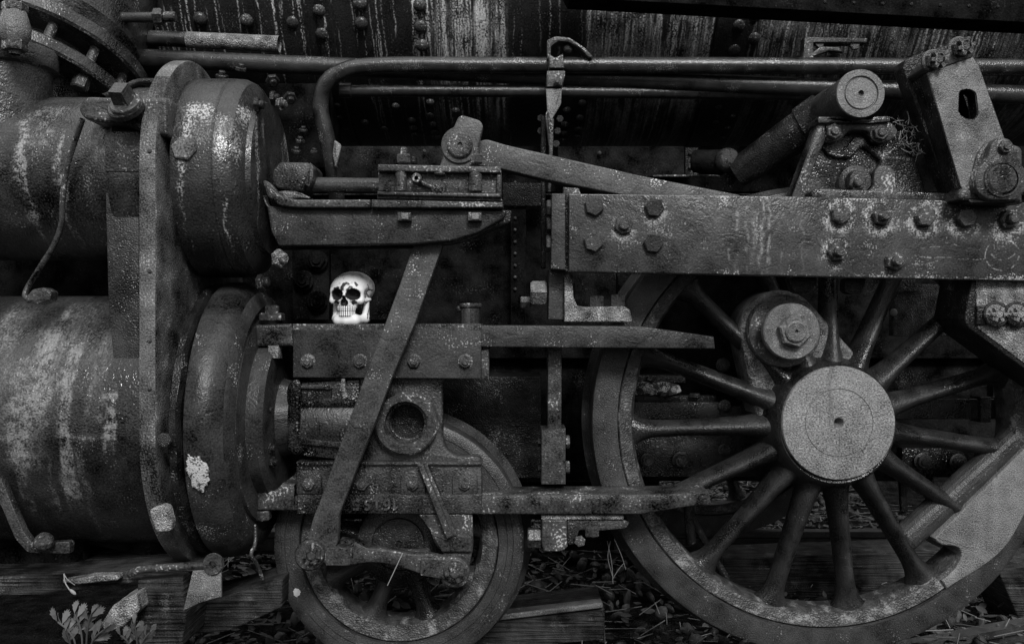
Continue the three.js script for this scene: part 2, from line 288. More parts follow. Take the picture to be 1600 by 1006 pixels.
// the beam: scuffs, chips below the bolts and along the lower edge, a chalked ring
M.beam = marked(M.paint, [850, 285, 1710, 445], 0.12, 1720, 320, (x, y, k) => {
  let a = 0; const wob = nM[k] * 2;
  for (const [c, wd, ya, yb, s0] of [[1152, 3, 325, 415, 0.9], [1167, 2.5, 320, 420, 0.8], [1178, 5, 330, 400, 0.6], [1190, 3, 310, 428, 0.9], [1201, 2.5, 300, 420, 1.1], [1213, 6, 325, 345, 1], [1222, 2, 330, 420, 0.7], [1255, 2, 340, 415, 0.4], [1140, 2, 380, 425, 1]]) a += 0.55 * s0 * ss(-0.9, 0.9, nF[k] * 0.6 + nM2[k] * 0.6) * run(x + wob, y, c, wd, ya, yb);
  const chip = nX[k] * 0.8 + nM2[k] * 0.8 + nF[k] * 0.3;
  for (const [bx0, by0, R] of [[1312, 336, 21], [1377, 338, 22], [1444, 340, 22], [1508, 341, 22], [1575, 343, 22], [1307, 394, 19], [1020, 325, 16], [974, 353, 14]]) { const d = Math.hypot(x - bx0, y - by0 - 3); a += (d > 12 ? 0.9 : 0) * Math.exp(-(((d - R) / 7) ** 2)) * ss(0.5, 1.5, chip + nF[k] * 0.5 + (y > by0 + 4 ? 0.55 : y < by0 - 8 ? 0.1 : -0.6)); }
  const low = mix(424, 440, (x - 889) / 811) - (x > 1240 ? 1 : 0), top = mix(303, 319, (x - 889) / 811);
  a += ss(0.2, 1.2, chip * 0.7 + 0.6 - (low - y) / 5) * ss(1280, 1400, x) * 1.2 + ss(0.9, 1.6, chip + 0.2 - (y - top) / 5) * 1.1 + ss(1.3, 1.9, chip + 0.2 - (low - y) / 4);
  a += 1.2 * ss(0.8, 1.6, chip) * Math.exp(-(((x - 1115) / 25) ** 2 + ((y - 318) / 9) ** 2));
  const c1 = Math.abs(Math.hypot(x - 1567, (y - 398) * 1.1) - 27 + nM[k]), c2 = Math.abs(Math.hypot((x - 1568) * 0.8, y - 396 + 8) - 17 + nM[k]);
  a += 0.6 * ss(1.6, 0.4, c1) * ss(-0.8, 0.4, nF[k]) + (y > 396 ? 0.45 * ss(1.5, 0.4, c2) * ss(-0.6, 0.4, nF[k]) : 0);
  for (const [ya, yb, xa, xb] of [[388, 386, 1420, 1470], [398, 404, 1424, 1462], [376, 384, 1470, 1500], [403, 405, 1440, 1540], [413, 409, 1428, 1470]]) if (x > xa && x < xb) a += 0.5 * ss(1.3, 0.3, Math.abs(y - mix(ya, yb, (x - xa) / (xb - xa)) + nM[k])) * ss(-0.4, 0.5, nF[k]);
  return mix(0.029 * (1 + 0.2 * nM[k] + 0.16 * nL[k] + 0.2 * nX[k] + 0.14 * nR[k]), 0.36, 0.85 * Math.min(1, a * (0.8 + 0.2 * nX[k]))) + 0.16 * ss(2.6, 3.3, chip * 1.2);
});
M.limeSpeck = surf({ tile: 0.5, bump: 0.005, rough: 0.6, alb: (i) => mix(0.02, 0.5, ss(0.2, 1.3, nM[i] * 0.8 + nX2[i] * 0.6)), height: (i) => 0.5 + 0.1 * nM[i] + 0.1 * nX2[i] });
M.lighterPaint = M.paint.clone(); M.lighterPaint.color = new THREE.Color(1.7, 1.7, 1.7);   // lighter copy of the same paint, for lever and bar
M.plate = M.shadedBlack.clone(); M.plate.color = new THREE.Color(2.4, 2.4, 2.4); M.plate.roughness = 0.6;
const plain = (a, rough = 0.8) => new THREE.MeshPhysicalMaterial({ color: new THREE.Color(a, a, a), roughness: rough, side: THREE.DoubleSide });
M.pale = plain(0.42, 0.7); M.lime = surf({ tile: 0.35, bump: 0.0025, rough: 0.8, alb: (i) => mix(0.42, 0.05, ss(0.2, 1.3, nF[i] * 0.7 + nM[i] * 0.8)), height: (i) => 0.5 + 0.12 * nF[i] + 0.1 * nM[i] }); M.straw = plain(0.24); M.stalk = plain(0.12); M.leafA = plain(0.05, 0.6); M.leafB = plain(0.05, 0.7); M.leafC = plain(0.085, 0.6); M.hole = plain(0.01, 0.9);

// ---------------------------------------------------------------- bolts, nuts, rivets (unit radius, facing +z)
function lat(prof, seg, rot = 0) { const g = new THREE.LatheGeometry(prof.map(([r, s]) => new V2(Math.max(r, 1e-4), s)), seg); g.rotateX(Math.PI / 2); if (rot) g.rotateZ(rot); return g; }
const hexBody = (h, r = 1, ch = 0.12) => { const g = flat(lat([[r, 0], [r, h - ch], [r - ch * 0.9, h], [0, h]], 6)); g.computeVertexNormals(); return g; };
const round = (prof, seg = 20) => soft(lat(prof, seg), 0.6);
const B = {};
const scaleUV = (g) => boxUV(g.clone().scale(1, 1, 1));
B.cap = [hexBody(0.62)];
B.nut = [round([[1.22, 0], [1.22, 0.1], [1.12, 0.16], [0, 0.16]]), hexBody(0.75), round([[0.52, 0.7], [0.52, 0.98], [0.44, 1.06], [0, 1.06]])];
B.stud = [hexBody(0.55), round([[0.55, 0.5], [0.55, 1.0], [0.42, 1.15], [0, 1.15]])];
B.castle = [round([[1.2, 0], [1.2, 0.2], [1.1, 0.28], [0, 0.28]]), hexBody(0.72), round([[0.46, 0.6], [0.46, 1.02], [0.36, 1.1], [0, 1.1]])];
for (let k = 0; k < 6; k++) { const a = k * Math.PI / 3, g = new THREE.BoxGeometry(0.42, 0.36, 0.46); g.translate(0.72, 0, 0.92); g.rotateZ(a); B.castle.push(g); }
B.rivet = [soft(lat([[1, 0], [0.97, 0.2], [0.82, 0.45], [0.5, 0.66], [0, 0.74]], 18), 1)];
B.washer = [round([[1, 0], [1, 0.3], [0.92, 0.38], [0, 0.38]], 32)];
const BG = {};
for (const k in B) BG[k] = [0, 1, 2, 3].map((v) => { const g = boxUV(mergeGeometries(B[k].map(flat)).clone().scale(0.03, 0.03, 0.03), v * 0.31, v * 0.17); g.scale(1 / 0.03, 1 / 0.03, 1 / 0.03); return g; });
let bi = 0;
function bolt(parent, kind, x, y, z, r, mat = M.worn, name = kind === 'rivet' ? 'rivet' : kind === 'castle' ? 'castle_nut' : kind === 'nut' ? 'nut' : 'bolt', dir) {
  const m = obj(name, BG[kind][bi++ % 4], mat, parent); m.position.copy(P(x, y, z)); m.scale.setScalar(px(r, z));
  if (dir) m.quaternion.setFromUnitVectors(new V3(0, 0, 1), dir.clone().normalize());
  m.rotateZ(rr(-0.5, 0.5));
  return m;
}
function cotter(parent, x, y, z, r, a) { const R = px(r, z); const c = P(x, y, z), g = rod(new V3(0, -R * 0.85, 0), new V3(0, R * 0.95, 0), R * 0.13, R * 0.13, 8); const m = obj('cotter_pin', g, M.crust, parent); m.position.copy(c); m.rotation.z = a; return m; }
const font = await new FontLoader().loadAsync('fonts/droid/droid_sans_bold.typeface.json');
const text = (s, size, depth) => { const g = new TextGeometry(s, { font, size, depth, curveSegments: 4, bevelEnabled: true, bevelSize: size * 0.02, bevelThickness: depth * 0.3, bevelSegments: 1 }); g.computeBoundingBox(); const b = g.boundingBox; g.translate(-(b.min.x + b.max.x) / 2, -(b.min.y + b.max.y) / 2, 0); return boxUV(g); };

// ---------------------------------------------------------------- the setting
{
  const g = new THREE.PlaneGeometry(90, 70, 300, 240); g.rotateX(-Math.PI / 2); g.translate(0, 0, -5);
  const p = g.attributes.position;
  for (let i = 0; i < p.count; i++) {
    const x = p.getX(i), z = p.getZ(i), addedBank = ss(-4.2, -7, z) * 5;  // added rise behind the track that blocks the sky
    p.setY(i, addedBank + 0.02 * Math.sin(x * 5.1 + z * 2) * Math.sin(z * 4.3 - x) - 0.03);
  }
  g.computeVertexNormals(); const m = obj('ground', boxUV(g), M.soil); m.userData.kind = 'structure'; m.userData.label = 'dark soil and ballast under the locomotive';
}

// ---------------------------------------------------------------- the locomotive
const loco = thing('steam_locomotive', 'black weathered steam locomotive with spoked driving wheel, cylinders and rods', 'locomotive');

// boiler barrel with rivets
const BZ = -1.08, BR = 0.8, BY = 1.3 + 0.19 * 4.08 + 0.814;
const boiler = sub(loco, 'boiler', 'riveted black boiler barrel with pale vertical runs');
{
  obj('barrel', planar(lathe([[0, -4.5], [BR, -4.5], [BR, 4.5], [0, 4.5]], 'x', new V3(0, BY, BZ), 160)), M.boilerSide, boiler);
  const band = (x0, x1, t = 0.012) => obj('plate_lap', planar(lathe([[BR - 0.02, x0], [BR + t - 0.003, x0], [BR + t, x0 + 0.004], [BR + t, x1 - 0.004], [BR + t - 0.003, x1], [BR - 0.02, x1]], 'x', new V3(0, BY, BZ), 160)), M.boilerSide, boiler);
  const bandX = (p0, p1) => band((p0 - 800) / F * 3.33, (p1 - 800) / F * 3.33);
  bandX(488, 513); bandX(1129, 1200); bandX(390, 470);
  const onBoiler = (x, y) => {
    const d = P(x, y, 0).sub(new V3(0, EYE, CAMZ)).normalize(), oy = EYE - BY, oz = CAMZ - BZ, R = BR + 0.004;
    const a = d.y * d.y + d.z * d.z, b = 2 * (oy * d.y + oz * d.z), c = oy * oy + oz * oz - R * R, D = b * b - 4 * a * c;
    if (D < 0) return null;
    const t = (-b - Math.sqrt(D)) / (2 * a); return new V3(0, EYE, CAMZ).addScaledVector(d, t);
  };
  const riv = (list, r) => { for (const [x, y] of list) {
    const p = onBoiler(x, y); if (!p) continue;
    const m = obj('rivet', BG.rivet[bi++ % 4], M.worn, boiler); m.position.copy(p); m.scale.setScalar(r);
    m.quaternion.setFromUnitVectors(new V3(0, 0, 1), new V3(0, p.y - BY, p.z - BZ).normalize());
  } };
  riv([[457, 34], [499, 16], [503, 52], [562, 5], [564, 36], [656, 8], [657, 41], [659, 70], [312, 29], [385, 32], [1154, 39], [1178, 59], [1147, 77], [1180, 22], [1142, 112], [1170, 100]], 0.026);
  riv([[527, 162], [530, 181], [539, 198], [551, 220], [643, 187], [645, 199], [648, 210], [672, 159], [672, 180], [676, 193], [679, 206], [681, 213], [910, 160], [886, 171], [906, 183], [883, 193], [904, 201], [881, 207], [902, 213], [879, 218],
    [1124, 165], [1145, 179], [1119, 188], [1137, 197], [1111, 205], [1131, 213], [1105, 219], [1125, 225], [570, 190], [618, 165], [600, 200], [712, 172]], 0.017);
  const br = sub(loco, 'washout_bracket', 'small riveted bracket on the boiler');
  obj('plate', ext([[1258, 57], [1357, 59], [1355, 66], [1272, 66], [1272, 90], [1256, 90]], -0.24, 0.05), M.worn, br);
  bolt(br, 'cap', 1280, 68, -0.26, 8, M.worn); bolt(br, 'cap', 1335, 71, -0.26, 8, M.worn);
  obj('strip', ext([[1283, 72], [1312, 73], [1318, 81], [1296, 79], [1265, 90], [1262, 88]], -0.24, 0.02), M.worn, br);
}
{ // running board along the top right, front edge coloured dark for its shaded underside
  const b = sub(loco, 'running_board', 'running board edge above the boiler side, shade of its underside painted on');
  obj('edge_angle', ext([[860, -60], [1700, -10], [1700, 40], [890, -4]], -0.16, 0.12), M.shadedBlack, b);
  for (let k = 0; k < 9; k++) bolt(b, 'rivet', 1290 + k * 45, 3 + k * 1.2, -0.16, 3, M.black);
}
// inner frame behind everything
const frame = sub(loco, 'main_frame', 'dark frame plates deep behind the wheels');
{
  const z = -0.82;
  obj('frame_plate', ext(rect(-900, 228, 2500, 300), z, 0.05), M.shadedBlack, frame);
  obj('frame_plate', ext(rect(-900, 304, 2500, 560), z - 0.04, 0.05), M.shadedBlack, frame);
  obj('frame_plate', ext(rect(-900, 556, 2500, 752), z - 0.1, 0.05), M.shadedBlack, frame);
  obj('side_plate', bx(505, 228, 704, 284, -0.72, 0.02), M.plate, frame);
  obj('side_plate', bx(872, 228, 1070, 276, -0.72, 0.02), M.plate, frame);
  obj('side_plate', bx(1071, 230, 1092, 276, -0.71, 0.02), M.black, frame);
  for (const [x, y] of [[937, 239], [1079, 239], [1079, 261], [663, 236]]) bolt(frame, 'rivet', x, y, -0.7, 3.2, M.worn);
  obj('seam_strip', bx(798, 280, 822, 520, -0.76, 0.02), M.shadedBlack, frame);
  for (let k = 0; k < 10; k++) bolt(frame, 'rivet', 805, 285 + k * 18.5, -0.75, 2.6, M.worn);
  obj('side_plate', bx(785, 285, 850, 322, -0.74, 0.02), M.black, frame);
  obj('stay_plate', bx(456, 372, 514, 500, -0.62, 0.04), M.shadedBlack, frame);
  for (const [x, y] of [[496, 407], [474, 438], [496, 470]]) bolt(frame, 'nut', x, y, -0.6, 13, M.shadedBlack);
  obj('truck_frame', bx(690, 588, 846, 747, -0.42, 0.3), M.black, frame);
  obj('truck_frame', bx(560, 420, 640, 500, -0.6, 0.1), M.shadedBlack, frame);
  // plates and nuts that show between the spokes
  obj('pedestal_plate', ext([[980, 652], [1230, 628], [1230, 745], [980, 745]], -0.36, 0.05), M.wheel, frame);
  for (const [x, y, r] of [[1012, 719, 9], [1064, 719, 11], [1132, 703, 8], [1133, 634, 8], [1130, 570, 9]]) bolt(frame, 'nut', x, y, -0.34, r, M.worn);
  obj('pedestal_bar', bx(975, 628, 1125, 655, -0.35, 0.06), M.wheel, frame);
  obj('crusted_ledge', bx(972, 586, 1072, 598, -0.39, 0.08), M.black, frame);
  obj('crusted_ledge', rough3(ext([[972, 598], [1040, 597], [1062, 602], [1066, 612], [1050, 618], [972, 617]], -0.36, 0.06, { bevel: 0.003 }), 0.0015, 90), M.limeSpeck, frame, 'ledge behind the spokes crusted with pale dirt');
  obj('crusted_ledge', bx(972, 618, 1120, 628, -0.375, 0.06), M.black, frame);
  for (const [x, y] of [[1018, 588], [1036, 612], [1086, 614]]) bolt(frame, 'cap', x, y + 6, -0.36, 9, M.wheel, 'bolt', new V3(0, 1, 0));
  obj('axle_box_plate', bx(965, 425, 1240, 620, -0.46, 0.05), M.shadedBlack, frame);
  obj('pedestal_plate', bx(1410, 700, 1545, 746, -0.36, 0.05), M.wheel, frame);
  for (const [x, y] of [[1442, 721], [1498, 722]]) bolt(frame, 'nut', x, y, -0.34, 11, M.worn);
  obj('equaliser_bar', bx(1400, 623, 1585, 655, -0.36, 0.06), M.wheel, frame);
  obj('bar_clamp', bx(1533, 620, 1550, 660, -0.34, 0.08), M.wheel, frame); obj('bar_clamp', bx(1560, 622, 1582, 656, -0.345, 0.07), M.wheel, frame);
  obj('rod', rod(P(1410, 745, -0.42), P(1413, 800, -0.42), px(6, -0.42)), M.black, frame);
  obj('rod', rod(P(1452, 745, -0.42), P(1455, 810, -0.42), px(7, -0.42)), M.black, frame);
  obj('limed_plate', bx(1398, 444, 1500, 525, -0.34, 0.05), M.crust, frame, 'pale limed plate seen between the upper spokes');
  bolt(frame, 'rivet', 1397, 488, -0.33, 6, M.pale);
  obj('limed_plate', bx(1398, 436, 1432, 456, -0.33, 0.03), M.crust, frame);
  obj('hanger', bx(1553, 580, 1590, 622, -0.45, 0.05), M.wheel, frame);
  obj('brake_hanger', rod(P(1076, 800, -0.5), P(1150, 930, -0.5), px(6, -0.5)), M.black, frame);
  obj('brake_hanger', rod(P(1076, 770, -0.5), P(1080, 850, -0.5), px(8, -0.5)), M.black, frame);
  obj('brake_beam', bx(850, 770, 960, 860, -1.3, 0.1), M.shadedBlack, frame);
  obj('ash_pan', bx(380, 752, 1030, 812, -1.2, 0.3), M.shadedBlack, frame);
}

// pipes
{
  const pipe = (name, pts, r, z0, mat = M.pipe, label) => obj(name, tube(pts.map(([x, y, z]) => P(x, y, z)), px(r, z0), 120), mat, pipes, label);
  const pipes = sub(loco, 'piping', 'pipes running along the boiler side');
  pipe('pipe', [[150, 88, -0.3], [800, 116, -0.28], [1250, 135, -0.25], [1700, 152, -0.22]], 14.5, -0.28);
  pipe('bent_pipe', [[528, 330, -0.36], [521, 270, -0.27], [510, 215, -0.24], [500, 165, -0.23], [509, 130, -0.22], [540, 109, -0.22], [580, 103, -0.22], [800, 102, -0.22], [1250, 103, -0.2], [1700, 106, -0.18]], 13, -0.22, M.pipe, 'pipe that bends down behind the valve rod');
  pipe('pipe', [[536, 141, -0.28], [900, 143, -0.28], [1260, 147, -0.28]], 9.5, -0.28);
  obj('pipe_cap', rod(P(530, 140, -0.28), P(550, 141, -0.28), px(12, -0.28)), M.pipe, pipes);
  pipe('pipe', [[205, 58, -0.34], [430, 68, -0.34]], 12, -0.34);
  obj('limed_patch', tube([P(292, 62, -0.34), P(436, 68.5, -0.34)], px(12.4, -0.34), 40), M.crust, pipes, 'pale lime deposit on the upper pipe');
  pipe('pipe_stub', [[185, 27, -0.15], [255, 27, -0.15]], 8, -0.15);
  obj('union_nut', rod(P(240, 26, -0.15), P(254, 26, -0.15), px(13, -0.15), px(13, -0.15), 6), M.worn, pipes);
  obj('union_nut', rod(P(255, 26, -0.15), P(274, 26, -0.15), px(8, -0.15)), M.worn, pipes);
  for (let k = 0; k < 1; k++) obj('limed_patch', ext([[522, 218], [533, 226], [524, 262], [519, 240]], -0.2, 0.02, { round: 3 }), M.crust, pipes);
  const h = sub(loco, 'pipe_hanger', 'hooked strap that clamps the pipes and twists below them');
  obj('hook', ext([[855, 62], [868, 56], [890, 58], [914, 74], [927, 88], [921, 90], [905, 75], [888, 65], [872, 64], [861, 72], [861, 92], [855, 92]], -0.17, 0.05, { round: 2 }), M.worn, h);
  bolt(h, 'rivet', 888, 76, -0.2, 9, M.black);
  obj('clamp', ext([[858, 84], [868, 90], [880, 83], [882, 106], [858, 106]], -0.12, 0.1, { round: 2 }), M.worn, h);
  obj('clamp', ext([[855, 110], [883, 110], [883, 118], [878, 134], [854, 136]], -0.12, 0.1, { round: 2 }), M.worn, h);
  bolt(h, 'stud', 871, 128, -0.115, 6, M.worn);
  obj('strap', ext([[853, 138], [878, 138], [877, 162], [864, 184], [861, 190], [855, 172]], -0.125, 0.015, { round: 2 }), M.steelDark, h);
  obj('strap', ext([[855, 172], [866, 186], [864, 240], [861, 300], [856, 300], [858, 230], [852, 180]], -0.13, 0.03, { round: 2 }), M.worn, h);
  obj('hanger_rod', rod(P(849, 180, -0.2), P(849, 420, -0.2), px(4, -0.2)), M.black, h);
  for (const [x, y] of [[845, 185], [845, 205], [875, 186], [871, 205], [869, 225]]) bolt(h, 'cap', x, y, -0.24, 6, M.black);
  const sb = sub(loco, 'smokebox_saddle', 'dark saddle with bolts behind the valve chest');
  obj('saddle', bx(380, 130, 510, 262, -0.52, 0.3), M.shadedBlack, sb);
  for (const [x, y] of [[425, 125], [452, 152]]) bolt(sb, 'stud', x, y, -0.15, 11, M.black, 'bolt', new V3(0.3, -0.6, 0.6));
  for (const [x, y, r] of [[473, 205, 7], [468, 222, 8], [462, 238, 8], [490, 238, 6], [346, 122, 10], [376, 110, 9]]) bolt(sb, 'stud', x, y, -0.2, r, M.wheel, 'bolt', new V3(0.2, 1, 0.4));
}

// ---------------------------------------------------------------- cylinders (axes along x)
const UY = P(0, 281, 0.05).y, UZ = 0.05, LYc = P(0, 652, -0.05).y, LZ = -0.05;
{
  const cy = sub(loco, 'cylinder_block', 'rough cast cylinder and valve chest at the left');
  const UC = new V3(0, UY, UZ), LC = new V3(0, LYc, LZ);
  obj('valve_chest', planar(lathe([[0, -3], [0.262, -3], [0.262, -1.05], [0.24, -1.03], [0, -1.03]], 'x', UC, 96)), M.chest, cy);
  obj('valve_collar', planar(lathe([[0.2, -1.2], [0.285, -1.2], [0.292, -1.19], [0.292, -1.06], [0.2, -1.06]], 'x', UC, 96)), M.chest, cy);
  obj('cylinder_casing', planar(lathe([[0, -3], [0.41, -3], [0.41, -1.075], [0, -1.075]], 'x', LC, 128)), M.casing, cy, 'large cylinder casing with pale runs of lime');
  // web and end flange that join the two bores
  const fl = (ru, rl) => { // outline of both circles, in (z, y), with straight tangents
    const pts = [], d = UC.clone().sub(LC), L = Math.hypot(d.y, d.z), dirA = Math.atan2(d.y, d.z), ta = Math.acos((rl - ru) / L);
    for (let k = 0; k <= 40; k++) { const a = dirA - ta + 2 * ta * k / 40; pts.push(new V2(UC.z + ru * Math.cos(a), UC.y + ru * Math.sin(a))); }
    for (let k = 0; k <= 40; k++) { const a = dirA + ta + (2 * Math.PI - 2 * ta) * k / 40; pts.push(new V2(LC.z + rl * Math.cos(a), LC.y + rl * Math.sin(a))); }
    return new THREE.Shape(pts);
  };
  const flange = (ru, rl, x0, x1, bev = 0.008) => { const g = new THREE.ExtrudeGeometry(fl(ru, rl), { depth: x1 - x0 - 2 * bev, bevelSize: bev, bevelThickness: bev, bevelOffset: -bev, bevelSegments: 2 }); g.rotateY(-Math.PI / 2); g.scale(1, 1, 1); 
    // local z -> world -x, local x -> world z
    g.translate(x1 - bev, 0, 0); return boxUV(soft(g, 0.5)); };
  obj('end_flange', flange(0.375, 0.475, -1.068, -1.018), M.flange, cy, 'flat edged end flange joining both bores');
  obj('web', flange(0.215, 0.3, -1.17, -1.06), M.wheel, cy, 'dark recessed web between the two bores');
  obj('web_lip', ext([[163, 205], [222, 205], [222, 268], [163, 268]], 0.345, 0.2), M.cast, cy);
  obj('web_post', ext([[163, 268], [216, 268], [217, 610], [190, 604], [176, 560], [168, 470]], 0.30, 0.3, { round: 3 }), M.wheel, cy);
  for (const y of [236, 424, 533, 608]) bolt(cy, 'rivet', 233, y, 0.425, 3.5, M.cast, 'pin');
  // upper rear cover
  const cov = sub(loco, 'valve_cover', 'round rear cover of the valve chest with pale scuffs');
  obj('cover', planar(lathe([[0, -1.0], [0.318, -1.0], [0.32, -0.99], [0.32, -0.885], [0.3165, -0.88], [0.319, -0.875], [0.317, -0.85], [0.305, -0.825], [0.28, -0.808], [0.25, -0.8], [0.245, -0.785], [0.15, -0.78], [0, -0.78]], 'x', UC, 128)), M.cover, cov);
  bolt(cov, 'cap', 290, 236, 0.352, 21, M.flange, 'bolt', new V3(0, 0.28, 1));
  for (const a of [0.35, 1.1]) { const m = bolt(cov, 'stud', 0, 0, 0, 10, M.black, 'bolt', new V3(1, 0, 0)); m.position.set(-0.79, UC.y + 0.27 * Math.sin(a + 0.5), UC.z + 0.27 * Math.cos(a + 0.5)); m.scale.setScalar(0.024); }
  const b2 = bolt(cov, 'stud', 436, 163, 0.2, 11, M.worn, 'bolt', new V3(1, 0, 0.4));
  const b3 = bolt(cov, 'stud', 433, 404, 0.2, 15, M.crust, 'bolt', new V3(1, 0, 0.5)); b3.userData.label = 'bolt crusted with pale lime under the valve cover';
  // lower rear cover: pack ring, big rounded ring, gland housing
  const lc = sub(loco, 'cylinder_cover', 'big rounded rear cover ring of the cylinder');
  obj('packing_ring', rough3(lathe([[0.3, -1.0], [0.43, -1.0], [0.447, -0.992], [0.447, -0.972], [0.43, -0.962], [0.3, -0.96]], 'x', LC, 128), 0.0025, 30), M.black, lc);
  obj('cover_ring', lathe([[0, -0.955], [0.435, -0.955], [0.452, -0.948], [0.456, -0.938], [0.457, -0.918], [0.455, -0.9], [0.449, -0.88], [0.438, -0.86], [0.422, -0.843], [0.4, -0.831], [0.375, -0.824], [0.372, -0.835], [0.345, -0.84], [0.34, -0.83], [0.3, -0.826], [0, -0.826]], 'x', LC, 160), M.paint, lc);
  obj('lime_splash', blob(0, 0, 0.03, 0.054, 0.006), M.lime, lc, 'pale splash of lime on the cover ring').position.copy(P(309, 738, 0.392));
  lc.children.at(-1).rotation.set(0.18, 0, 0.2);
  for (const [x, y, r] of [[405, 443, 14], [432, 405, 8], [372, 798, 11]]) bolt(lc, 'stud', x, y, 0.1, r, M.wheel, 'bolt', new V3(1, 0.2, 0.2));
  bolt(lc, 'cap', 258, 687, 0.43, 12, M.wheel);
  obj('loose_lagging', rough3(ext([[234, 795], [247, 788], [262, 793], [268, 812], [266, 830], [246, 831], [235, 815]], 0.425, 0.03, { round: 5 }), 0.003, 55), M.crust, lc, 'pale torn lump of lagging on the lower flange');
  const gl = sub(loco, 'piston_gland', 'curved gland housing at the back of the cylinder');
  obj('gland_ring', lathe([[0, -0.85], [0.255, -0.85], [0.262, -0.84], [0.262, -0.79], [0.25, -0.775], [0.13, -0.77], [0.12, -0.73], [0, -0.73]], 'x', LC, 96), M.paint, gl);
  obj('gland_lug', bx(418, 540, 434, 560, 0.08, 0.06), M.crust, gl); 
  for (const [x, y] of [[420, 700], [424, 722], [416, 640]]) bolt(gl, 'stud', x, y, 0.12, 9, M.black, 'bolt', new V3(1, 0, 0.3));
  // pad, lug and square headed plug
  const pad = sub(loco, 'plug_pad', 'cast lug with a square headed plug');
  obj('lug', rough3(ext([[119, 168], [133, 150], [163, 151], [230, 152], [262, 150], [262, 215], [222, 205], [190, 192], [160, 190], [128, 186]], 0.395, 0.24, { round: 9, bevel: 0.012 }), 0.0015, 30), M.worn, pad);
  const d = new V3(-0.12, 0.62, 0.78);
  const w1 = bolt(pad, 'washer', 198, 172, 0.40, 28, M.wheel, 'plug_seat', d), w2 = bolt(pad, 'washer', 197, 166, 0.415, 24, M.worn, 'plug_collar', d);
  w1.rotation.z = w2.rotation.z = 0;
  const sq = obj('square_head', boxUV(soft(new THREE.CylinderGeometry(0.030, 0.036, 0.06, 4, 1).toNonIndexed(), 0.1)), M.worn, pad); sq.position.copy(P(191, 150, 0.435)); sq.quaternion.setFromUnitVectors(new V3(0, 1, 0), d.clone().normalize()); sq.rotateY(0.5);
  // oil wire
  const wire = sub(loco, 'oil_line', 'thin lubricator pipe hanging down the valve chest');
  obj('pipe', tube([[128, 186, 0.4], [118, 215, 0.38], [104, 260, 0.36], [97, 310, 0.345], [95, 350, 0.33], [82, 385, 0.32], [60, 420, 0.31], [43, 448, 0.31], [38, 462, 0.32], [46, 470, 0.33]].map((q) => P(...q)), px(4.5, 0.35), 80, 10), M.worn, wire);
  obj('elbow', rough3(ext([[40, 462], [48, 452], [66, 449], [80, 456], [78, 470], [55, 476], [40, 472]], 0.345, 0.05, { round: 4, bevel: 0.008 }), 0.002, 60), M.worn, wire);
  obj('upper_pipe', tube([[160, 152, 0.3], [190, 140, 0.2], [215, 128, 0.15], [243, 127, 0.12]].map((q) => P(...q)), px(5, 0.2), 40, 10), M.black, wire);
  // steam pipe neck at the far left with its fitting
  const nk = sub(loco, 'steam_neck', 'flanged neck on the valve chest with an oil fitting');
  const nc = P(8, 150, 0.15), nr = px(66, 0.15);
  obj('neck', lathe([[nr * 1.2, -0.3], [nr * 1.02, -0.12], [nr, -0.04], [nr, 0.08], [0, 0.08]], 'y', nc, 64), M.cast, nk);
  obj('neck_flange', lathe([[nr, 0.08], [nr * 1.12, 0.085], [nr * 1.14, 0.09], [nr * 1.14, 0.135], [nr * 1.1, 0.145], [0, 0.145]], 'y', nc, 64), M.cast, nk);
  const fc = P(22, 45, 0.33), q = px(1, 0.33);
  obj('valve_body', lathe([[q * 8, -q * 40], [q * 9, -q * 31], [q * 14, -q * 27], [q * 23, -q * 12], [q * 24, q * 2], [q * 20, q * 16], [q * 17, q * 27], [q * 12, q * 31], [0, q * 31]], 'y', fc, 40), M.steelDark, nk);
  obj('hex_nut', lathe([[0, -q * 34], [q * 18, -q * 34], [q * 19, -q * 31], [q * 19, -q * 20], [q * 17, -q * 18], [0, -q * 18]], 'y', fc, 6, 0.2), M.worn, nk);
  obj('hex_nut', lathe([[0, q * 26], [q * 18, q * 26], [q * 19, q * 28], [q * 19, q * 38], [q * 17, q * 40], [0, q * 40]], 'y', fc, 6, 0.2), M.worn, nk);
  obj('side_port', rod(fc.clone().add(new V3(-0.12, q * 4, 0)), fc.clone().add(new V3(-0.02, q * 4, 0)), q * 14), M.steelDark, nk);
  // the big steam pipe: two flanges tilted inwards, bolts between
  const sp = sub(loco, 'steam_pipe', 'large bolted steam pipe flanges above the valve chest');
  const n = new V3(0.16, 0.9, -0.36).normalize(), c0 = P(45, 150, -0.14), qz = new THREE.Quaternion().setFromUnitVectors(new V3(0, 1, 0), n);
  const at = (g) => { g.applyQuaternion(qz); g.translate(c0.x, c0.y, c0.z); return g; };
  const R = 0.365;
  obj('pipe_foot', at(lathe([[0.36, -0.34], [0.3, -0.2], [0.265, -0.1], [0.262, 0.01], [0, 0.01]], 'y', new V3(), 64)), M.cast, sp);
  obj('flange', at(lathe([[0.2, 0], [R - 0.008, 0], [R, 0.008], [R, 0.04], [R - 0.008, 0.048], [0.2, 0.048]], 'y', new V3(), 96)), M.cast, sp);
  obj('flange', at(lathe([[0.2, 0.12], [R - 0.006, 0.12], [R + 0.002, 0.128], [R + 0.002, 0.165], [R - 0.006, 0.173], [0.2, 0.173]], 'y', new V3(), 96)), M.cast, sp);
  obj('upper_pipe', at(lathe([[0.25, 0.048], [0.25, 0.12], [0.26, 0.17], [0.3, 0.26], [0.28, 0.5], [0.24, 0.9]], 'y', new V3(), 64)), M.cast, sp);
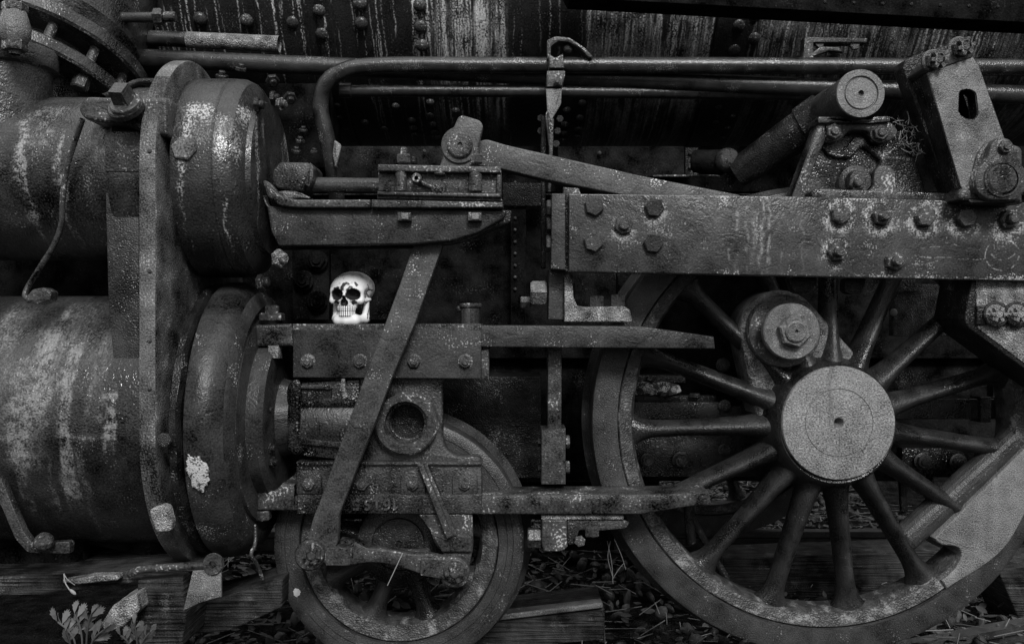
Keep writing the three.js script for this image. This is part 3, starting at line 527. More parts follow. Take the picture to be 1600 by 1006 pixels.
  for (let k = 0; k < 14; k++) { const a = k * Math.PI / 7 + 0.12, X = 0.312 * Math.cos(a), Z = 0.312 * Math.sin(a);
    obj('stud', at(rod(new V3(X, -0.01, Z), new V3(X, 0.2, Z), 0.016, 0.016, 14)), M.worn, sp);
    obj('nut', at(lathe([[0, -0.045], [0.024, -0.045], [0.028, -0.04], [0.028, 0], [0, 0]], 'y', new V3(X, 0, Z), 6, 0.2)), M.worn, sp); }
  // things under the cylinder
  const un = sub(loco, 'cylinder_drain', 'drain strap and ledge under the cylinder');
  obj('strap', ext([[-20, 735], [2, 752], [20, 795], [36, 832], [50, 850], [108, 846], [108, 866], [42, 864], [22, 842], [0, 790], [-20, 770]], 0.40, 0.03, { round: 6 }), M.cast, un);
  obj('cock', rough3(new THREE.SphereGeometry(0.026, 20, 14), 0.002, 60), M.worn, un).position.copy(P(68, 846, 0.42));
  obj('keel', ext([[-60, 838], [128, 838], [130, 896], [60, 900], [20, 888], [-60, 860]], 0.05, 0.3, { round: 8 }), M.shadedBlack, un);
  obj('belly', ext([[128, 838], [330, 838], [330, 866], [240, 872], [128, 848]], 0.02, 0.3, { round: 4 }), M.shadedBlack, un);
  obj('cast_mark', text('FF1', 0.028, 0.004), M.cast, un).position.copy(P(66, 799, 0.256));
  un.children.at(-1).rotation.x = 0.75;
  // hanging plate
  const hp = sub(loco, 'hanging_plate', 'pale steel plate hanging from an eye under the cover ring');
  obj('plate', ext([[300, 892], [345, 889], [345, 933], [312, 942], [285, 955]], 0.3, 0.012), M.steelDark, hp);
  obj('eye', lathe([[px(6, 0.3), -0.012], [px(15, 0.3), -0.012], [px(17, 0.3), 0], [px(15, 0.3), 0.012], [px(6, 0.3), 0.012], [px(6, 0.3), -0.012]], 'z', P(333, 881, 0.3), 32), M.worn, hp);
  obj('pull_rod', tube([[322, 884, 0.29], [280, 885, 0.28], [220, 890, 0.27], [200, 897, 0.25]].map((v) => P(...v)), px(6, 0.28), 40, 10), M.worn, hp);
  obj('drip_pipe', tube([[398, 820, 0.1], [398, 850, 0.12], [392, 865, 0.15], [400, 880, 0.1], [410, 905, 0.05]].map((v) => P(...v)), px(3, 0.1), 40, 8), M.worn, hp);
}
function blob(cx, cy, rx, ry, t) { // thin irregular splash, flat at the back
  const pts = []; for (let k = 0; k < 90; k++) { const a = k * Math.PI / 45, q = 1 + 0.08 * Math.sin(a * 3 + 1) + 0.06 * Math.sin(a * 7) + 0.05 * Math.sin(a * 13 + 2) + rr(-0.07, 0.07); pts.push(new V2(cx + rx * q * Math.cos(a), cy + ry * q * Math.sin(a))); }
  return extS(new THREE.Shape(pts), t, t, t * 0.4, 1);
}

// ---------------------------------------------------------------- valve rod guide
{
  const vg = sub(loco, 'valve_guide', 'boat shaped valve rod guide casting'); vg.position.z = -0.035;
  const belly = [[408, 300], [415, 318], [792, 326], [788, 338], [745, 362], [706, 374], [640, 380], [430, 383], [418, 360]];
  obj('front_wall', ext(belly, 0.22, 0.045, { round: 4, bevel: 0.008 }), M.paint, vg);
  obj('back_wall', ext([[408, 300], [415, 322], [800, 326], [798, 345], [745, 368], [706, 380], [640, 386], [430, 388], [418, 360]], 0.07, 0.04, { round: 4 }), M.black, vg);
  obj('torn_edge', rough3(ext([[688, 377], [706, 371], [750, 356], [789, 336], [790, 346], [760, 360], [730, 370], [700, 379]], 0.19, 0.06, { round: 2 }), 0.002, 70), M.worn, vg);
  obj('upper_lip', ext([[405, 280], [409, 278], [420, 292], [436, 304], [458, 309], [576, 309], [576, 322], [462, 322], [432, 319], [412, 304]], 0.25, 0.19, { round: 3, bevel: 0.006 }), M.worn, vg);
  obj('slide_bar', ext([[577, 309], [786, 313], [786, 322], [577, 322]], 0.252, 0.19, { bevel: 0.005 }), M.worn, vg, 'worn slide bar with pale chips');
  obj('liner', ext([[586, 302], [782, 304], [786, 312], [586, 308]], 0.245, 0.17), M.worn, vg);
  for (const [x, y] of [[629, 335], [741, 335]]) { obj('nut', bx(x - 11, y - 6, x + 11, y + 8, 0.25, 0.04), M.worn, vg); obj('nut', bx(x - 5, y - 5, x + 7, y + 6, 0.254, 0.03), M.steelDark, vg); }
  // crosshead box on the slide bar
  const vb = sub(loco, 'valve_crosshead', 'boxed valve crosshead between two plates'); vb.position.z = -0.035;
  obj('top_plate', ext([[587, 253], [782, 257], [783, 267], [587, 264]], 0.265, 0.2, { bevel: 0.005 }), M.worn, vb);
  obj('body', ext([[588, 264], [781, 266], [781, 300], [588, 296]], 0.235, 0.14), M.worn, vb);
  obj('foot', ext([[586, 296], [782, 299], [783, 306], [586, 302]], 0.262, 0.18, { bevel: 0.006 }), M.worn, vb);
  obj('end_lip', bx(776, 264, 783, 302, 0.255, 0.16), M.worn, vb);
  for (const [x, r] of [[624, 9.5], [742, 11]]) obj('spacer', rod(P(x, 263, 0.245), P(x, 298, 0.245), px(r, 0.245)), M.worn, vb);
  obj('oil_port', lathe([[px(3, 0.27), 0.03], [px(3, 0.27), 0.002], [px(8, 0.27), 0], [px(8, 0.27), 0.045], [px(6.4, 0.27), 0.05], [px(3.2, 0.27), 0.05], [px(3, 0.27), 0.03]], 'z', P(651, 279, 0.235), 24), M.worn, vb);
  obj('oil_pipe', tube([P(655, 281, 0.25), P(668, 287, 0.25), P(678, 291, 0.25)], px(4, 0.25), 12, 8), M.worn, vb);
  bolt(vb, 'cap', 684, 291, 0.24, 13, M.worn); bolt(vb, 'castle', 684, 291, 0.25, 8, M.worn, 'nut');
  obj('cap_screw', rod(P(685, 262, 0.25), P(685, 271, 0.25), px(9, 0.25)), M.worn, vb);
  for (const [x, w, z, h] of [[629, 11, 0.2, 20], [744, 9, 0.2, 22]]) {
    obj('nut', rod(P(x, 253, z), P(x, 238, z), px(w + 1, z), px(w + 1, z), 6), M.worn, vb);
    obj('stud', rod(P(x, 240, z), P(x, 227, z), px(w * 0.6, z)), M.worn, vb);
  }
  obj('stud', rod(P(645, 254, 0.12), P(645, 242, 0.12), px(5, 0.12)), M.black, vb);
  const vr = sub(loco, 'valve_rod', 'valve rod with its square gland nut'); vr.position.z = -0.035;
  obj('gland_block', ext([[419, 264], [431, 249], [478, 250], [483, 258], [470, 288], [466, 296], [428, 292], [419, 282]], 0.17, 0.16, { round: 4, bevel: 0.012 }), M.cast, vr);
  obj('gland_face', ext([[470, 284], [474, 262], [480, 250], [486, 258], [485, 276], [478, 290]], 0.165, 0.14, { round: 2 }), M.cast, vr);
  obj('rod', rod(P(470, 286, 0.1), P(640, 288, 0.1), px(12, 0.1)), M.paint, vr);
  obj('collar', rod(P(472, 284, 0.11), P(484, 284, 0.11), px(13, 0.1)), M.cast, vr);
  obj('lime_ridge', rough3(ext([[430, 296], [450, 294], [470, 300], [480, 306], [440, 307]], 0.16, 0.1, { round: 2 }), 0.002, 60), M.crust, vr);
}
// ---------------------------------------------------------------- rods
{
  const cl = sub(loco, 'combination_lever', 'long flat lever slanting across the crosshead');
  obj('lever', ext([[690, 250], [705, 208], [716, 182], [724, 180], [750, 188], [755, 196], [745, 235], [720, 300], [693, 379], [671, 440], [649, 503], [616, 580], [586, 660], [556, 735], [533, 795], [529, 806], [527, 850], [510, 866], [488, 866], [480, 842], [490, 806], [500, 782], [520, 725], [544, 660], [571, 585], [602, 505], [626, 440], [647, 379]], 0.13, 0.045, { round: 5, bevel: 0.004 }), M.lighterPaint, cl);
  obj('eye', lathe([[0, 0], [px(23, 0.15), 0], [px(24, 0.15), 0.003], [px(24, 0.15), 0.05], [px(21, 0.15), 0.056], [0, 0.056]], 'z', P(489, 862, 0.1), 40), M.worn, cl);
  obj('castle_nut', BG.castle[0], M.worn, cl).position.copy(P(489, 865, 0.156)); cl.children.at(-1).scale.setScalar(px(15, 0.16));
  cotter(cl, 489, 864, 0.18, 17, 0.05);
  obj('pin_boss', lathe([[0, 0], [px(28, 0.15), 0], [px(29, 0.15), 0.002], [px(29, 0.15), 0.006], [px(28, 0.15), 0.009], [0, 0.009]], 'z', P(718, 227, 0.13), 40), M.lighterPaint, cl);
  obj('pin', lathe([[0, 0], [px(19, 0.16), 0], [px(20, 0.16), 0.003], [px(20, 0.16), 0.01], [px(18, 0.16), 0.013], [px(4, 0.16), 0.013], [px(3, 0.16), 0.006], [0, 0.006]], 'z', P(719, 227, 0.138), 40), M.worn, cl);
  const rb = sub(loco, 'radius_bar', 'long tapering bar running back from the lever');
  obj('bar', ext([[735, 225], [760, 217], [790, 226], [900, 251], [1000, 274], [1160, 305], [1160, 330], [1000, 314], [985, 307], [850, 280], [785, 264], [745, 258]], 0.05, 0.06, { round: 6, bevel: 0.005 }), M.lighterPaint, rb);
  const ul = sub(loco, 'union_link', 'short curved link between two castle nuts');
  const z = 0.15;
  obj('link', ext([[505, 858], [520, 855], [548, 856], [552, 846], [574, 857], [600, 858], [640, 866], [668, 867], [690, 872], [712, 870], [722, 905], [704, 908], [660, 898], [640, 891], [600, 880], [575, 879], [548, 883], [505, 882]], z, 0.05, { round: 6, bevel: 0.006 }), M.worn, ul);
  obj('clevis_cheek', ext([[508, 856], [548, 857], [547, 884], [508, 884]], z + 0.012, 0.06, { round: 3 }), M.worn, ul);
  obj('clevis_cheek', ext([[657, 873], [700, 874], [702, 907], [656, 899]], z + 0.012, 0.06, { round: 3 }), M.worn, ul);
  obj('back_cheek', ext([[530, 842], [556, 845], [580, 856], [640, 862], [668, 860], [676, 870], [640, 876], [560, 868], [530, 860]], 0.07, 0.04, { round: 4 }), M.worn, ul);
  obj('eye', lathe([[0, 0], [px(23, z), 0], [px(24, z), 0.003], [px(24, z), 0.05], [px(21, z), 0.056], [0, 0.056]], 'z', P(711, 888, 0.1), 40), M.worn, ul);
  obj('castle_nut', BG.castle[1], M.worn, ul).position.copy(P(711, 892, 0.156)); ul.children.at(-1).scale.setScalar(px(16, 0.16));
  cotter(ul, 712, 893, 0.18, 15, 0.05);
}
// ---------------------------------------------------------------- crosshead and guide bars
{
  const gb = sub(loco, 'guide_bars', 'two heavy slide bars of the crosshead');
  obj('upper_bar', ext([[388, 508], [760, 508], [1000, 509], [1116, 526], [1118, 545], [755, 542], [388, 541]], 0.05, 0.14, { bevel: 0.005 }), M.paint, gb, 'upper slide bar with tapered free end');
  obj('lower_bar', ext([[388, 776], [752, 774], [1040, 772], [1109, 769], [1112, 787], [1070, 793], [1000, 804], [752, 804], [388, 797]], 0.06, 0.16, { bevel: 0.008 }), M.worn, gb, 'lower slide bar with worn pale top');
  obj('end_block', rough3(ext([[386, 508], [454, 506], [456, 540], [386, 541]], 0.075, 0.2, { bevel: 0.008 }), 0.0015, 50), M.worn, gb);
  obj('end_block', rough3(ext([[384, 764], [430, 768], [440, 756], [460, 757], [460, 797], [384, 797]], 0.07, 0.2, { bevel: 0.006 }), 0.0015, 50), M.worn, gb);
  bolt(gb, 'stud', 425, 500, 0.04, 20, M.worn, 'nut', new V3(0, 1, 0));
  obj('nut', rod(P(410, 797, 0.05), P(410, 812, 0.05), px(14, 0.05), px(14, 0.05), 6), M.worn, gb);
  const cup = sub(loco, 'oil_cup', 'short capped oil cup on the upper slide bar');
  obj('cup', rod(P(735, 510, -0.03), P(735, 480, -0.03), px(15.5, 0)), M.paint, cup);
  obj('lid', rod(P(735, 481, -0.03), P(735, 474, -0.03), px(18.5, 0)), M.worn, cup);
  obj('hinge', rod(P(716, 478, -0.03), P(720, 486, -0.03), px(5, 0)), M.worn, cup);
  const ch = sub(loco, 'crosshead', 'cast crosshead with an open pin hole');
  obj('top_shoe', ext([[457, 515], [752, 516], [752, 592], [457, 590]], 0.062, 0.22, { bevel: 0.005 }), M.paint, ch, 'flat bolted upper shoe plate below the skull');
  obj('shoe_edge', ext([[750, 548], [764, 544], [764, 588], [756, 592], [750, 592]], 0.03, 0.12), M.worn, ch);
  for (const x of [481, 562, 647, 727]) bolt(ch, 'nut', x, 565, 0.06, 10, M.worn);
  obj('shoe_cap', rough3(bx(457, 506, 752, 518, 0.058, 0.21, { bevel: 0.003 }), 0.001, 60), M.worn, ch);
  obj('body', ext([[520, 588], [700, 588], [691, 604], [692, 690], [700, 705], [712, 712], [752, 714], [752, 728], [560, 728], [520, 690]], 0.02, 0.055, { round: 8, bevel: 0.01, holes: [{ c: [635, 660], r: 33 }] }), M.cast, ch);
  obj('pin_ring', lathe([[px(32, 0), -0.1], [px(32, 0), 0.045], [px(34, 0), 0.052], [px(46, 0), 0.052], [px(49, 0), 0.045], [px(51, 0), 0.0], [px(54, 0), -0.01]], 'z', P(636, 659, 0.005), 64), M.worn, ch, 'round boss of the open pin hole');
  obj('pin_bore', lathe([[0, -0.035], [px(33, 0), -0.035], [px(33, 0), 0.0], [px(31, 0), 0.01], [px(30, 0), 0]], 'z', P(634, 660, 0), 48), M.black, ch);  // closed black back put in for the dark inside of the hole
  obj('neck', lathe([[0, 0], [px(50, 0), 0], [px(52, 0), 0.01], [px(52, 0), 0.2], [px(46, 0), 0.26], [px(46, 0), 0.275], [0, 0.275]], 'x', P(470, 658, -0.06), 48), M.cast, ch);
  obj('rod_collar', rough3(ext([[446, 610], [452, 596], [466, 592], [470, 600], [468, 690], [470, 710], [456, 712], [446, 700]], 0.06, 0.16, { round: 6, bevel: 0.014 }), 0.001, 30), M.cast, ch);
  obj('side_block', ext([[468, 597], [562, 592], [562, 722], [468, 712]], 0.035, 0.06, { bevel: 0.008, round: 3 }), M.cast, ch);
  obj('rib', ext([[469, 684], [560, 694], [560, 703], [469, 694]], 0.05, 0.05), M.cast, ch);
  obj('rib', ext([[468, 624], [560, 620], [560, 634], [468, 634]], 0.05, 0.08), M.cast, ch);
  obj('key_slot', bx(471, 606, 518, 624, 0.04, 0.03, { bevel: 0.004 }), M.black, ch);
  obj('key_top', ext([[467, 602], [512, 600], [518, 606], [516, 609], [470, 607]], 0.052, 0.06), M.worn, ch);
  obj('lime_run', rough3(ext([[532, 592], [538, 592], [539, 610], [544, 622], [534, 625], [532, 610]], 0.062, 0.02, { round: 2 }), 0.0015, 90), M.crust, ch);
  { const m = obj('cast_mark', text('30', 0.028, 0.006), M.worn, ch); m.position.copy(P(482, 661, 0.045)); }
  obj('bottom_shoe', ext([[462, 724], [470, 722], [752, 722], [753, 803], [463, 803]], 0.055, 0.22, { bevel: 0.006, round: 3 }), M.cast, ch, 'cast lower shoe with raised lettering');
  obj('step', ext([[464, 773], [753, 772], [753, 803], [464, 803]], 0.066, 0.1, { bevel: 0.005 }), M.cast, ch);
  obj('top_lip', ext([[462, 722], [753, 722], [753, 727], [464, 727]], 0.068, 0.1, { bevel: 0.003 }), M.cast, ch);
  for (const x of [482, 566, 645, 726]) { obj('bolt_boss', ext([[x - 20, 773], [x - 20, 745], [x - 12, 736], [x, 733], [x + 12, 736], [x + 20, 745], [x + 20, 773]], 0.066, 0.03, { round: 4, bevel: 0.006 }), M.cast, ch); bolt(ch, 'nut', x, 756, 0.062, 10, M.worn); }
  { const m = obj('raised_lettering', text('16 LS 5', 0.034, 0.009), M.worn, ch, 'raised letters 16 LS 5 standing upside down'); m.position.copy(P(587, 788, 0.064)); m.rotation.z = Math.PI; }
  obj('brace', ext([[652, 727], [661, 725], [707, 838], [698, 843]], 0.1, 0.06, { bevel: 0.005 }), M.worn, ch, 'slanting rib down to the link arm');
  obj('brace', ext([[659, 727], [668, 727], [715, 838], [706, 840]], 0.082, 0.03, { bevel: 0.003 }), M.worn, ch);
  obj('link_arm', rough3(ext([[654, 804], [738, 804], [738, 860], [730, 900], [700, 880], [690, 862], [680, 850], [672, 830]], 0.06, 0.08, { round: 3, bevel: 0.003 }), 0.001, 40), M.worn, ch);
  obj('arm_cap', ext([[676, 836], [736, 838], [737, 862], [690, 862]], 0.078, 0.03, { round: 2, bevel: 0.003 }), M.worn, ch);
}
// ---------------------------------------------------------------- hanger post between crosshead and driving wheel
{
  const po = sub(loco, 'guide_yoke_post', 'upright guide yoke post behind the slide bars');
  obj('upper_post', ext([[858, 420], [884, 420], [884, 500], [857, 499]], 0.03, 0.14), M.paint, po);
  obj('foot', rough3(ext([[882, 430], [890, 428], [895, 440], [896, 465], [902, 478], [918, 480], [975, 478], [984, 484], [988, 498], [988, 503], [882, 503]], 0.06, 0.14, { round: 2, bevel: 0.004 }), 0.001, 50), M.crust, po, 'pale weathered L shaped foot on the upper bar');
  for (const [x, y] of [[932, 479], [965, 477]]) obj('nut', rod(P(x, y + 2, 0.0), P(x, y - 17, 0), px(12, 0), px(12, 0), 6), M.worn, po);
  obj('nut', rod(P(896, 455, -0.02), P(908, 455, -0.02), px(15, 0), px(15, 0), 6), M.paint, po);
  obj('bolt', rod(P(829, 457, 0), P(854, 457, 0), px(18, 0), px(18, 0), 4, 0.006), M.crust, po); obj('bolt', rod(P(813, 472, -0.05), P(830, 472, -0.05), px(10, 0), px(10, 0), 6), M.worn, po);
  obj('mid_post', ext([[856, 546], [878, 546], [877, 672], [856, 672]], -0.06, 0.08), M.worn, po);
  obj('lower_post', ext([[846, 671], [884, 669], [884, 757], [846, 757]], -0.03, 0.12), M.worn, po);
  for (const y of [690, 730]) { bolt(po, 'cap', 884, y, -0.08, 10, M.worn, 'bolt', new V3(1, 0, 0)); bolt(po, 'cap', 845, y, -0.08, 8, M.black, 'bolt', new V3(-1, 0, 0)); }
  obj('clamp_plate', bx(846, 805, 975, 812, 0.04, 0.14), M.crust, po);
  obj('clamp_block', rough3(ext([[847, 812], [886, 812], [887, 856], [876, 862], [850, 862], [846, 850]], 0.05, 0.12, { round: 3, bevel: 0.006 }), 0.001, 60), M.worn, po);
  obj('clamp_arm', ext([[886, 812], [975, 812], [985, 816], [978, 826], [930, 830], [905, 828], [900, 850], [888, 852]], 0.03, 0.1, { round: 4 }), M.cast, po);
  obj('nut', rod(P(824, 840, 0), P(846, 840, 0), px(16, 0), px(16, 0), 6), M.worn, po);
  bolt(po, 'cap', 906, 845, 0.04, 9, M.worn); obj('nut', rod(P(925, 822, 0.02), P(925, 838, 0.02), px(12, 0), px(12, 0), 6), M.worn, po);
}
// ---------------------------------------------------------------- driving wheel and truck wheel
function wheelMeshes(w, S, mat) {
  const tag0 = S.label; if (tag0) w.userData.label = tag0;
  const R = S.R, ti = S.tyreIn, ri = S.rimIn;
  obj('tyre', lathe([[ti, -0.012], [ti + 0.003, 0], ...(S.grooves ? [[ti + 0.03, 0.002], [ti + 0.032, -0.004], [ti + 0.05, -0.003], [ti + 0.052, 0.001]] : []), [R - 0.014, 0], [R - 0.003, -0.006], [R, -0.016], [R, -0.1], [R + 0.026, -0.125], [R + 0.022, -0.148], [ti, -0.15]], 'z', new V3(), 160), M.tyre, w);
  obj('rim', lathe([[ri + 0.004, -0.13], [ri, -0.12], [ri + 0.003, -0.035], [ri + 0.014, -0.016], [ti - 0.006, -0.008], [ti - 0.002, -0.012], [ti - 0.002, -0.13], [ri + 0.004, -0.13]], 'z', new V3(), 160), S.rimMat ?? mat, w);
  obj('hub', lathe(S.hub, 'z', new V3(), 80), mat, w);
  // tapered spoke, elliptical, flaring into hub and rim
  const L0 = S.hubR, L1 = ri + 0.012, n = 26, seg = 20, pos = [], idx = [], uv = [];
  for (let i = 0; i <= n; i++) {
    const t = i / n, y = mix(L0, L1, t), e0 = Math.exp(-t * (L1 - L0) / S.flare), e1 = Math.exp(-(1 - t) * (L1 - L0) / (S.flare * 0.8));
    const a = mix(S.w0, S.w1, t) + S.w0 * 0.75 * e0 ** 2 + S.w0 * 1.5 * e1 ** 2, b = mix(S.d0, S.d1, t) + 0.012 * e0 + 0.01 * e1;
    for (let k = 0; k <= seg; k++) { const f = k / seg * 2 * Math.PI, c = Math.cos(f), s = Math.sin(f), q = 1.12; pos.push(a * Math.sign(c) * Math.abs(c) ** q, y, mix(S.z0 ?? -0.072, -0.072, t) + b * Math.sign(s) * Math.abs(s) ** q); uv.push(k / seg * 0.25, y); }
  }
  for (let i = 0; i < n; i++) for (let k = 0; k < seg; k++) { const p = i * (seg + 1) + k; idx.push(p, p + seg + 1, p + 1, p + 1, p + seg + 1, p + seg + 2); }
  const g = new THREE.BufferGeometry(); g.setAttribute('position', new THREE.Float32BufferAttribute(pos, 3)); g.setAttribute('uv', new THREE.Float32BufferAttribute(uv, 2)); g.setIndex(idx); g.computeVertexNormals();
  const ga = [0, 1, 2].map((v) => { const h = g.clone(), u = h.attributes.uv; for (let i = 0; i < u.count; i++) u.setX(i, u.getX(i) + v * 0.33); return h; });
  for (let k = 0; k < S.n; k++) { const m = obj('spoke', ga[k % 3], mat, w); m.rotation.z = (S.ang0 + k * 360 / S.n - 90) * Math.PI / 180; }
}
const WX = 490 / F * 3.1, WY = EYE - 156 / F * 3.1, WZ = -0.1;
{
  const w = sub(loco, 'driving_wheel', 'large spoked driving wheel with pale steel axle face'); w.position.set(WX, WY, WZ);
  wheelMeshes(w, { R: 0.8025, tyreIn: 0.712, rimIn: 0.652, n: 15, ang0: 183, hubR: 0.2, z0: -0.005, rimMat: M.rim, w0: 0.033, w1: 0.027, d0: 0.075, d1: 0.042, flare: 0.075,
    hub: [[0, -0.2], [0.24, -0.2], [0.242, -0.03], [0.232, 0.02], [0.216, 0.06], [0.205, 0.09], [0.197, 0.108], [0.19, 0.116], [0.18, 0.112], [0.18, 0.05], [0, 0.05]] }, M.wheel);
  obj('axle_face', lathe([[0.176, 0.05], [0.184, 0.055], [0.188, 0.122], [0.185, 0.129], [0.1135, 0.13], [0.1125, 0.1275], [0.1105, 0.1275], [0.1095, 0.13], [0.02, 0.13], [0.017, 0.128], [0.012, 0.115], [0.003, 0.1], [0, 0.099]], 'z', new V3(0, 0.01, 0), 96, 0.35), M.axleFace, w, 'round pale steel axle face with a centre hole');
  // crank boss: outline round hub and pin
  const pin = P(1240, 518, 0.06), bxp = pin.x - WX, byp = pin.y - WY, d = Math.hypot(bxp, byp), th = Math.atan2(byp, bxp), rs = 0.14, rl = 0.228, ta = Math.acos((rl - rs) / d), pts = [];
  for (let k = 0; k <= 24; k++) { const a = th - ta + 2 * ta * k / 24; pts.push(new V2(bxp + rs * Math.cos(a), byp + rs * Math.sin(a))); }
  for (let k = 0; k <= 40; k++) { const a = th + ta + (2 * Math.PI - 2 * ta) * k / 40; pts.push(new V2(rl * Math.cos(a), rl * Math.sin(a))); }
  obj('crank_boss', extS(new THREE.Shape(pts), 0.035, 0.2, 0.025, 0.9), M.pit, w, 'coarsely pitted crank boss');
  const pc = new V3(bxp, byp, 0);
  obj('pin_collar', lathe([[0, -0.01], [0.122, -0.01], [0.124, 0.0], [0.124, 0.058], [0.119, 0.066], [0.07, 0.068], [0, 0.068]], 'z', pc, 64), M.worn, w);
  obj('crank_pin', lathe([[0, 0.06], [0.066, 0.06], [0.066, 0.12], [0, 0.12]], 'z', pc, 48), M.black, w);
  obj('pin_washer', lathe([[0, 0.112], [0.09, 0.112], [0.093, 0.116], [0.093, 0.142], [0.089, 0.147], [0, 0.147]], 'z', pc, 64), M.steelDark, w);
  { const m = obj('pin_nut', BG.cap[0], M.steelDark, w); m.position.copy(pc).setZ(0.146).add(new V3(0.003, 0, 0)); m.scale.set(0.054, 0.054, 0.05); m.rotation.z = 0.25; }
  obj('pin_end', lathe([[0.034, 0.17], [0.034, 0.184], [0.03, 0.188], [0.006, 0.188], [0.004, 0.18], [0, 0.179]], 'z', pc.clone().add(new V3(0.003, 0, 0)), 32), M.steelDark, w);
  // balance weight between rim and chord
  const q = (deg, r) => new V2(r * Math.cos(deg * Math.PI / 180), r * Math.sin(deg * Math.PI / 180)), cw = [];
  for (let k = 0; k <= 30; k++) cw.push(q(306 + 47 * k / 30, 0.71 + 0.045 * ss(0, 14, k)));
  const Bq = new V2(0.68, -0.095);
  const sh = new THREE.Shape(); sh.moveTo(cw[0].x, cw[0].y); for (const v of cw.slice(1)) sh.lineTo(v.x, v.y);
  sh.lineTo(Bq.x, Bq.y); sh.lineTo(0.375, -0.4);
   sh.quadraticCurveTo(0.39, -0.425, 0.42, -0.425); sh.quadraticCurveTo(0.475, -0.425, 0.465, -0.465); sh.quadraticCurveTo(0.455, -0.505, 0.40, -0.545);
  obj('balance_weight', extS(sh, 0.004, 0.13, 0.008, 0.5), M.tyreSteel = (() => { const m = M.steel.clone(); m.color = new THREE.Color(0.8, 0.8, 0.8); return m; })(), w, 'flat grey balance weight filling the lower right of the wheel');
  obj('weight_ridge', rough3(tube([new V3(0.3, -0.41, -0.055), new V3(0.45, -0.275, -0.055), new V3(0.68, -0.065, -0.055)], 0.048, 30, 20), 0.001, 20), M.tyre, w);
  obj('ridge_end', new THREE.SphereGeometry(0.048, 20, 14), M.wheel, w).position.set(0.3, -0.41, -0.055);
}
const TX = (623 - 800) / F * 3.04, TY = EYE - 347 / F * 3.04, TZ = -0.04;
{
  const w = sub(loco, 'truck_wheel', 'small spoked truck wheel under the crosshead'); w.position.set(TX, TY, TZ);
  wheelMeshes(w, { R: 0.425, tyreIn: 0.335, rimIn: 0.268, n: 9, ang0: 250, hubR: 0.12, rimMat: M.rim, w0: 0.03, w1: 0.026, d0: 0.05, d1: 0.04, flare: 0.05, grooves: true,
    hub: [[0, -0.2], [0.15, -0.2], [0.15, -0.03], [0.142, -0.012], [0.125, -0.004], [0.092, -0.002], [0.09, -0.012], [0.086, -0.012], [0.084, 0.0], [0.012, 0.0], [0.004, -0.01], [0, -0.01]] }, M.wheel);
  const s = obj('pale_splash', blob(0, 0, 0.012, 0.014, 0.003), M.pale, w, 'small pale splash on the tyre'); s.position.copy(P(459, 931, 0).sub(w.position)).setZ(0);
}
{ // the wheels of the far side, and their axles, turned round
  const far = (src, z) => { const c = src.clone(); c.position.z = z; c.rotation.y = Math.PI; loco.add(c); delete c.userData.label; return c; };
  far(loco.children.find((o) => o.name === 'driving_wheel'), -2.06); far(loco.children.find((o) => o.name === 'truck_wheel'), -2.12);
  obj('axle', rod(new V3(WX, WY, -0.25), new V3(WX, WY, -1.95), 0.11), M.shadedBlack, loco); obj('axle', rod(new V3(TX, TY, -0.2), new V3(TX, TY, -2), 0.08), M.shadedBlack, loco);
}
